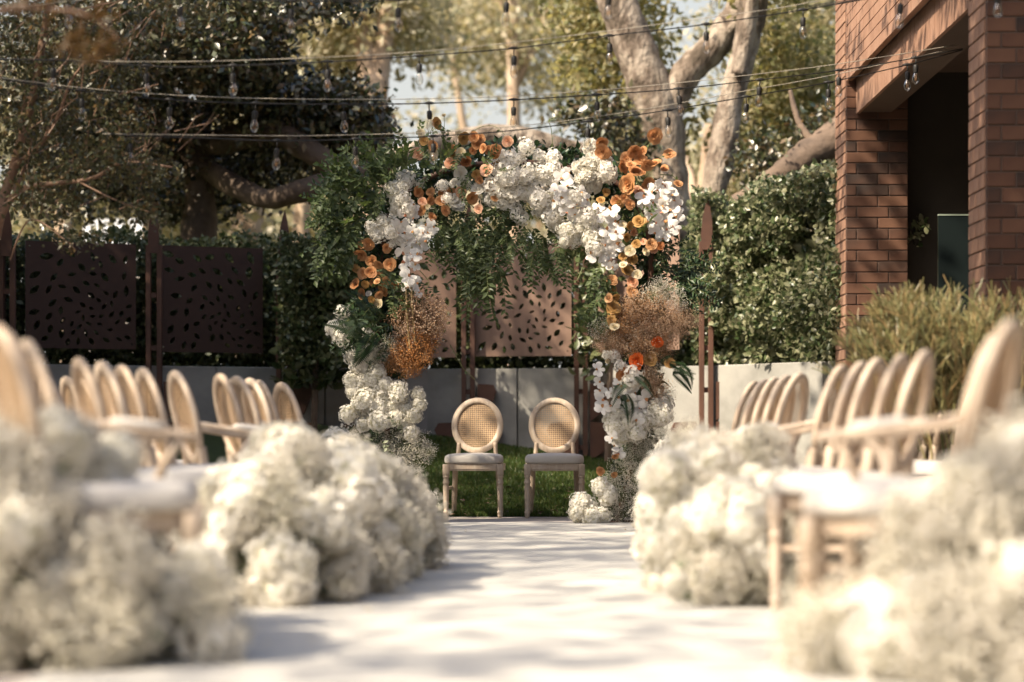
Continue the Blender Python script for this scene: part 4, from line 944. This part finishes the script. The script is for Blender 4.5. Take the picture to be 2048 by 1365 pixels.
put(C3, [(400,430,60),(350,470,60),(250,480,58),(260,545,56),(420,560,70),(520,545,70),(330,590,70),(400,640,70),(480,620,60),(560,650,60),(640,560,50),(650,620,46),(620,690,50),(230,680,60),(330,660,50),(410,720,70),(500,700,60),(320,740,50),(600,790,56),(300,500,56),(450,500,50),(370,540,60),(540,600,56),(290,620,50),(560,720,50)], HYD, 'hydrangea', -.15, 2.967)
put(C3, [(700,1180,45),(670,1210,50),(640,1240,42),(720,1230,34),(755,1290,24),(600,1260,50),(560,1290,50),(690,1290,40),(650,1300,40)], STOCK, 'stock_flower', -.2, 2.967, grow=1.15)
put(C3, [(480,830,100),(560,870,110),(640,930,90),(600,1060,90),(640,860,90),(590,1170,90),(520,960,110),(450,900,80),(700,900,60),(500,1090,110),(560,1000,100),(560,1240,90),(640,1110,60),(670,880,60)], PUFD, 'babys_breath', -.08, 2.967)
put(C3, [(640,120,110),(700,60,90),(700,180,100),(580,230,90),(540,110,80),(760,90,70),(620,40,80),(740,130,80)], PUFT, 'babys_breath', -.2, 2.967, grow=1.2)
put(C3, [(640,280,110),(560,360,100),(480,390,60),(620,350,90),(560,300,100),(690,250,80),(600,400,70),(530,330,80),(680,320,70)], PUFO, 'babys_breath', -.2, 2.967)
put(C3, [(430,300,80),(400,340,60),(470,260,60)], PUFD, 'babys_breath', -.2, 2.967)
put(C2, [(560,760,50),(610,960,44),(330,760,44),(250,650,50),(70,500,50),(480,640,44),(690,460,50)], STOCK, 'stock_flower', -.26, grow=1.25)
put(C1, [(520,860,40),(590,900,44),(600,640,44),(640,700,40),(860,560,34),(890,640,30)], STOCK, 'stock_flower', -.24, grow=1.2)
put(C4, [(515,415,28),(545,470,28),(620,520,50),(600,560,42),(470,410,20)], STOCK, 'stock_flower', -.3, 2.73, grow=1.2)
put(C4, [(425,490,40),(430,560,32),(440,610,36),(445,660,42),(450,700,46),(560,600,50),(620,620,50),(680,650,50),(600,660,50),(650,700,58),(590,730,50),(530,640,42),(500,690,42),(500,620,36),(540,570,36),(700,700,42),(520,910,34),(540,945,36),(500,860,36),(640,760,40)], ORC, 'orchid', -.3, 2.73, .35, 1.05)
put(C4, [(540,750,60),(600,780,60),(520,800,60),(660,770,60),(720,760,60),(780,740,60),(780,680,60),(570,820,56),(550,860,46),(330,1220,62),(370,1240,60),(310,1270,50),(390,1300,60),(450,1290,50),(330,1310,42),(350,1200,42),(480,1180,60),(440,1130,56),(640,830,60),(740,700,50),(500,760,50)], HYD, 'hydrangea', -.25, 2.73)
put(C4, [(600,950,100),(650,900,90),(560,1050,100),(490,1130,90),(560,1180,110),(640,1080,100),(490,1240,80),(700,850,80),(780,860,70),(570,1280,80),(640,980,90),(700,950,90),(620,1180,90),(760,790,70)], PUFD, 'babys_breath', -.12, 2.73)
put(C4, [(650,130,100),(560,180,90),(900,200,80),(940,220,50),(880,260,70),(780,180,100),(700,220,110),(600,260,110),(520,290,80),(540,350,80),(640,330,100),(740,290,100),(820,310,80),(780,390,70),(700,380,80),(440,330,70),(480,370,60),(840,230,80),(600,170,80),(740,120,80),(690,300,90),(590,330,90),(800,240,90),(720,520,60),(760,580,60),(700,560,70),(740,640,70)], PUFT, 'babys_breath', -.22, 2.73)
put(C4, [(720,80,80),(800,60,70),(850,110,70),(440,270,70),(760,30,50),(740,490,50),(800,620,60)], PUFD, 'babys_breath', -.24, 2.73)
put(C4, [(680,180,80),(560,240,80),(640,380,70),(860,200,60),(760,340,70)], PUFO, 'babys_breath', -.2, 2.73)

def green(meshes, name, px, py, rx, ry, n, lo, hi, dirs, dy=-.1, spread=.5):
    for k in range(n):
        a, q = rnd.uniform(0, 6.28), rnd.uniform(0, 1)**.5
        x, y = px+rx*q*math.cos(a), py+ry*q*math.sin(a)
        dv = Vector((dirs[0]+rnd.gauss(0, spread), -.35+rnd.gauss(0, spread*.7), dirs[1]+rnd.gauss(0, spread))).normalized()
        nrm = Vector((rnd.gauss(0, .4), -.8, .6)).normalized(); xx = dv.cross(nrm).normalized(); zz = xx.cross(dv)
        R = Matrix((xx, dv, zz)).transposed(); L = rnd.uniform(lo, hi)/F*AD
        link(rnd.choice(meshes), name, arch, ploc(x, y, dy+rnd.uniform(-.15, .12)), R.to_euler(), L)
green(SPR, 'leaf_sprig', 715, 385, 60, 60, 62, 42, 70, (-.6, -.1))
green(SPR, 'leaf_sprig', 690, 480, 45, 55, 40, 45, 70, (-.5, -.7))
green(SPR, 'leaf_sprig', 770, 345, 60, 28, 34, 40, 66, (-.3, .4))
green(SPR, 'leaf_sprig', 670, 420, 24, 40, 18, 40, 60, (-1, -.2))
green(SPR, 'leaf_sprig', 860, 320, 60, 30, 14, 36, 56, (0, .6), -.12)
green(SPR, 'leaf_sprig', 930, 340, 90, 40, 16, 30, 50, (0, -.2), -.16)
green(HANG, 'leaf_sprig', 930, 460, 80, 26, 50, 60, 95, (0, -1), -.05, .3)
green(HANG, 'leaf_sprig', 965, 520, 45, 40, 30, 60, 105, (-.1, -1), -.05, .25)
green(HANG, 'leaf_sprig', 1085, 480, 75, 30, 34, 50, 90, (.1, -1), -.05, .3)
green(SPRD, 'leaf_sprig', 1345, 530, 50, 50, 34, 50, 80, (.7, -.1), -.05)
green(SPRD, 'leaf_sprig', 1380, 560, 20, 30, 10, 50, 75, (.6, -.6), -.1)
green(SPR, 'leaf_sprig', 1205, 590, 30, 60, 22, 36, 60, (-.2, -.8), -.15)
green(SPR, 'leaf_sprig', 1290, 440, 70, 50, 14, 40, 60, (.2, 0), -.1)
green(SPRD, 'leaf_sprig', 740, 640, 50, 50, 30, 44, 70, (-.3, -.3), -.1)
green(FERN, 'fern_frond', 745, 650, 34, 34, 10, 60, 80, (-.6, -.2), -.18)
green(FERN, 'fern_frond', 1245, 770, 40, 30, 6, 50, 70, (-.3, -.7), -.3)
green(FERN, 'fern_frond', 1345, 730, 20, 16, 5, 46, 60, (.9, -.5), -.3)
green(GREY, 'leaf_sprig', 760, 850, 50, 60, 5, 36, 50, (0, 0), -.25)
green(SPR, 'leaf_sprig', 1000, 420, 140, 30, 48, 36, 56, (0, -.5), -.02)
green(SPRD, 'leaf_sprig', 900, 410, 60, 30, 24, 36, 56, (0, -.5), -.02)
green(SPR, 'leaf_sprig', 780, 580, 50, 50, 22, 40, 60, (0, -.6), -.08)
# wandering tendrils and stems that carry the stray blooms
def tendril(ptl, leaves=0, w=.0035):
    m1 = MB(); sp = spline([ploc(a, b, c) for a, b, c in ptl], 6); m1.tube(sp, lerp_list([w, w*.5], len(sp)), 5, cap=False, m=1)
    for k in range(leaves):
        p = sp[int((k+.5)/leaves*(len(sp)-1))]; R = Matrix(rand_rot(1)[0].tolist()); l = rnd.uniform(.03, .05)
        m1.add([p+R@Vector(v)*l for v in LEAF_V], LEAF_F)
    m1.obj('tendril', [M['leaf'], M['stem']], arch)
tendril([(1070,330,-.1),(1102,300,-.15),(1103,262,-.15),(1098,240,-.15),(1118,232,-.15),(1126,212,-.15)], 9)
tendril([(1290,310,-.2),(1298,290,-.22),(1305,275,-.25)], 1, .005); tendril([(1300,340,-.2),(1318,318,-.22),(1338,308,-.25)], 2, .005)
tendril([(1320,350,-.2),(1345,352,-.22),(1356,366,-.25)], 3, .005); tendril([(905,330,-.2),(890,280,-.22),(874,250,-.25)], 3, .005); tendril([(880,320,-.2),(888,260,-.22),(888,232,-.25)], 1)
tendril([(960,300,-.15),(950,262,-.15),(985,252,-.18),(1010,270,-.2)], 4); tendril([(850,505,-.2),(876,535,-.24),(868,548,-.24),(850,560,-.24)], 2)
tendril([(838,540,-.2),(858,565,-.22),(850,580,-.24)], 1); tendril([(900,690,-.1),(925,735,-.1),(935,745,-.1),(950,760,-.1)], 1); tendril([(1165,535,-.2),(1155,560,-.22),(1143,562,-.22)], 2)
tendril([(700,640,-.2),(680,650,-.22),(668,665,-.22)], 0, .006); tendril([(860,700,-.1),(878,690,-.12),(893,700,-.12)], 2)
for a, b, c in [(812,575,700),(823,575,690)]:
    m1 = MB(); sp = spline([ploc(a, b, -.28), ploc(a+2, (b+c)/2-10, -.3), ploc(a+8, c, -.3)], 14)
    m1.tube(sp, [.007+.003*math.sin(i*2.1) for i in range(len(sp)-1)]+[.002], 6, jitter=.3); m1.obj('amaranthus_tassel', M['cactus'], arch)

# ------------------------------------------------------------------ flower mounds along the aisle
def mound(label, group, blobs, heads, puffs, leaves, heads_at=(), hr=(.06,.115), pr=(.08,.14), dark=1.0):
    heads = int(heads*1.9); puffs = int(puffs*.85)
    """blobs: (x, y, rx, ry, h) half ellipsoids standing on the floor"""
    c = Vector((sum(b[0] for b in blobs)/len(blobs), sum(b[1] for b in blobs)/len(blobs), 0))
    mo = empty('flower_mound', c, label, 'flower mound', group)
    wts = [b[2]*b[4]+b[3]*b[4] for b in blobs]
    def surf(inset=1.0, cam_bias=.6):
        b = rnd.choices(blobs, wts)[0]
        while True:
            v = Vector((rnd.gauss(0, 1), rnd.gauss(0, 1), rnd.gauss(0, 1))).normalized()
            if v.z > -.1 and (v.y < .25 or rnd.random() > cam_bias): break
        vz = max(0, v.z)
        return Vector((b[0]+v.x*b[2]*inset, b[1]+v.y*b[3]*inset, .03+(max(.0, v.z)**.75*b[4])*inset))-c, v
    for k in range(heads):
        p, v = surf(rnd.uniform(.93, 1.04)); q = v.to_track_quat('Z', 'Y'); r_ = rnd.uniform(*hr); p.z = max(p.z, r_*.7)
        kind = rnd.random(); ms, nm = (HYD, 'hydrangea') if kind < .62 else ((STOCK, 'stock_flower') if kind < .85 else (CARN, 'carnation'))
        link(rnd.choice(ms), nm, mo, p, q.to_euler(), r_)
    for px, py, d_, r_ in heads_at:
        p = P(px, py, d_)-c; link(rnd.choice(HYD), 'hydrangea', mo, p, face_cam(.5), r_)
    for k in range(puffs):
        p, v = surf(rnd.uniform(.82, 1.02)); r_ = rnd.uniform(*pr); p.z = max(p.z, r_*.75)
        link(rnd.choice(PUFW), 'babys_breath', mo, p, Euler((rnd.uniform(0, 6), rnd.uniform(0, 6), 0)), r_, kind='stuff')
    n_ = leaves; pos = np.array([tuple(surf(rnd.uniform(.3, .88), .3)[0]) for _ in range(n_)])
    Vl, Fl = scatter(LEAF_V, LEAF_F, rand_rot(n_), pos, rng.uniform(.04, .09, n_)); link(np_mesh('foliage', Vl, Fl, M['leafgrey']), 'foliage', mo, kind='stuff')
    return mo
G = 'flower mounds lining the aisle'
mound('blurred white flower mound at the lower left corner nearest the camera', G, [(-1.42,6.95,.38,.35,.62),(-1.06,6.95,.22,.3,.36),(-1.5,7.4,.3,.3,.60)], 14, 84, 900,
      [(235,915,7.2,.085),(170,935,7.2,.09),(120,945,7.15,.08),(60,960,7.1,.07),(395,1140,6.9,.085),(350,1185,6.85,.075),(420,1175,7.0,.07),(290,1260,6.8,.07),(120,1160,6.7,.065),(310,1120,7.0,.06),(240,1240,6.75,.05),(20,1000,7.1,.06)], pr=(.09,.16))
mound('wide white flower mound on the left of the aisle beside the armchairs', G, [(-.96,9.45,.32,.35,.48),(-.80,10.1,.28,.5,.54),(-.72,11.0,.26,.6,.54),(-.62,11.9,.23,.5,.42),(-.98,10.4,.25,.5,.62)], 60, 130, 2200,
      [(560,1005,9.4,.07),(655,1000,9.6,.06),(700,960,10.2,.06),(780,940,11,.06),(600,880,11,.05)])
mound('white flower mound joining the left foot of the arch', G, [(-.90,13.3,.20,.5,.52),(-1.04,14.5,.22,.6,.58),(-1.14,15.7,.24,.6,.58),(-1.14,16.8,.24,.5,.46)], 56, 64, 1500)
mound('blurred white flower mound at the lower right corner nearest the camera', G, [(1.42,6.45,.37,.30,.60),(1.52,6.8,.34,.4,.62),(1.08,6.6,.24,.25,.27),(1.22,6.4,.26,.25,.44)], 20, 130, 1000,
      [(1815,1290,6.7,.06),(1960,1140,6.7,.055),(1900,1050,6.9,.05),(1990,960,7.1,.05),(1700,1230,6.9,.05)], pr=(.09,.16))
mound('wide white flower mound on the right of the aisle beside the armchairs', G, [(.92,9.45,.30,.35,.48),(.84,10.1,.26,.5,.60),(.84,11.0,.22,.6,.58),(1.0,10.0,.2,.4,.60)], 56, 110, 2000,
      [(1340,940,9.5,.085),(1310,960,9.6,.07),(1430,920,9.6,.07),(1490,1055,9.1,.085),(1450,990,9.3,.07),(1350,1170,9.1,.05),(1540,1130,9.1,.06)])
mound('white flower mound joining the right foot of the arch', G, [(.94,13.2,.18,.5,.54),(1.04,14.5,.22,.6,.58),(1.12,15.7,.24,.6,.56),(1.14,16.8,.24,.5,.46)], 54, 62, 1500)

# ------------------------------------------------------------------ string lights
m1 = MB(); m1.lathe([(.003,.0),(.016,-.004),(.019,-.012),(.019,-.045),(.016,-.058),(.0165,-.062)], n=12)
SOCK = m1.mesh('bulb_socket', M['rubber'], True)
m1 = MB(); m1.lathe([(.0125,-.058),(.0135,-.068),(.021,-.085),(.0255,-.105),(.0255,-.120),(.020,-.137),(.010,-.147),(.0005,-.150)], n=16)
BULB = m1.mesh('glass_bulb', M['glass'], True)
m1 = MB(); m1.tube([(-.006,0,-.07),(-.009,0,-.11),(-.003,0,-.125),(.003,0,-.10),(.009,0,-.122),(.006,0,-.07)], .0011, 4); FIL = m1.mesh('filament', M['filament'], False)
def string_lights(label, d0, d1, wire, cable, bulbs, drop=.05):
    """wire, cable: picture points; depth runs from d0 at the left to d1 at the right"""
    xs0, xs1 = wire[0][0], wire[-1][0]
    dd = lambda px: d0+(d1-d0)*(px-xs0)/(xs1-xs0)
    sp = spline([P(a, b, dd(a)) for a, b in wire], 8)
    base = Vector(sp[0]); r0 = empty('string_lights', base, label, 'string lights', 'festoon strings over the aisle')
    MB().tube(sp, .0042, 6).obj('wire', M['rubber'], r0, True, loc=-base)
    cp = spline([P(a, b, dd(a)+.02) for a, b in cable], 6); MB().tube(cp, .0025, 5).obj('support_cable', M['rope'], r0, True, loc=-base)
    for px in bulbs:
        i = min(range(len(sp)), key=lambda k: abs(1024+sp[k].x/sp[k].y*F-px)); i = max(1, min(len(sp)-2, i))
        q, q2 = (sp[i], sp[i+1]) if 1024+sp[i].x/sp[i].y*F <= px else (sp[i-1], sp[i])
        xa, xb = 1024+q.x/q.y*F, 1024+q2.x/q2.y*F; t = (px-xa)/(xb-xa) if xb != xa else 0; p_ = q.lerp(q2, max(0, min(1, t)))-base
        tilt = rnd.uniform(-.09, .09)
        m2 = MB(); m2.tube([p_+Vector((-.035,0,0)), p_+Vector((-.012,0,.002)), p_+Vector((.012,0,.002)), p_+Vector((.035,0,0))], [.0045,.010,.010,.0045], 6)
        m2.tube([p_, p_+Vector((tilt*.3*drop,0,-drop*.5)), p_+Vector((tilt*drop,0,-drop))], .0045, 6)
        m2.tube([p_, p_+Vector((0,0,.022))], .0015, 4)
        m2.obj('socket_drop', M['rubber'], r0, True)
        s_ = link(SOCK, 'bulb_socket', r0, p_+Vector((tilt*drop,0,-drop+.004)), (0, tilt, rnd.uniform(0, 3)), .93)
        link(BULB, 'glass_bulb', s_); link(FIL, 'filament', s_)
string_lights('string of clear bulbs, topmost one crossing above the frame edge', 13.6, 13.9, [(-150,60),(135,-8),(361,-4),(584,2),(797,0),(1012,-12),(1217,-26),(1426,-44),(1628,-70),(1803,-16),(1995,-2),(2100,6)][:9],
              [(-150,40),(361,-20),(797,-12),(1217,-40),(1628,-85)], [135,361,584,797,1012,1217,1426,1628])
string_lights('string of clear bulbs, second from the top, rising to the upper right', 14.4, 15.4, [(-60,118),(150,122),(330,134),(460,132),(655,124),(838,112),(1028,97),(1218,72),(1413,49),(1606,20),(1760,-8),(1930,-50)],
              [(-60,116),(300,124),(600,117),(838,104),(1028,85),(1218,62),(1413,36),(1606,8),(1930,-58)], [108,293,466,655,838,1028,1218,1413,1606])
string_lights('string of clear bulbs, third from the top, ending under the porch beam', 14.6, 17.0, [(-60,150),(163,182),(339,200),(511,207),(688,209),(858,207),(1028,200),(1194,190),(1357,178),(1520,160),(1678,141),(1832,116),(1925,98)],
              [(-60,148),(163,176),(339,190),(511,197),(688,199),(858,198),(1028,192),(1194,181),(1357,166),(1520,148),(1678,128),(1915,90)], [163,339,511,688,858,1028,1194,1357,1520,1678,1832])
string_lights('lowest string of clear bulbs, brushing the top of the flower arch', 14.7, 17.2, [(212,282),(222,269),(260,272),(400,276),(554,282),(705,279),(866,273),(1020,262),(1177,243),(1335,221),(1492,194),(1657,165),(1815,130),(1925,100)],
              [(205,268),(554,272),(705,270),(866,265),(1020,254),(1177,236),(1335,211),(1492,182),(1657,152),(1910,97)], [260,554,711,866,1177,1335,1492,1657,1815])
string_lights('short string of clear bulbs crossing the brick fascia corner', 13.4, 13.0, [(1610,14),(1803,-12),(1995,-34),(2120,-50)], [(1610,6),(1803,-22),(2120,-62)], [1803,1995], .055)
print('objects', len(bpy.data.objects), 'bricks', nb[0], 'tris', sum(len(m.loop_triangles) or len(m.polygons) for m in bpy.data.meshes))
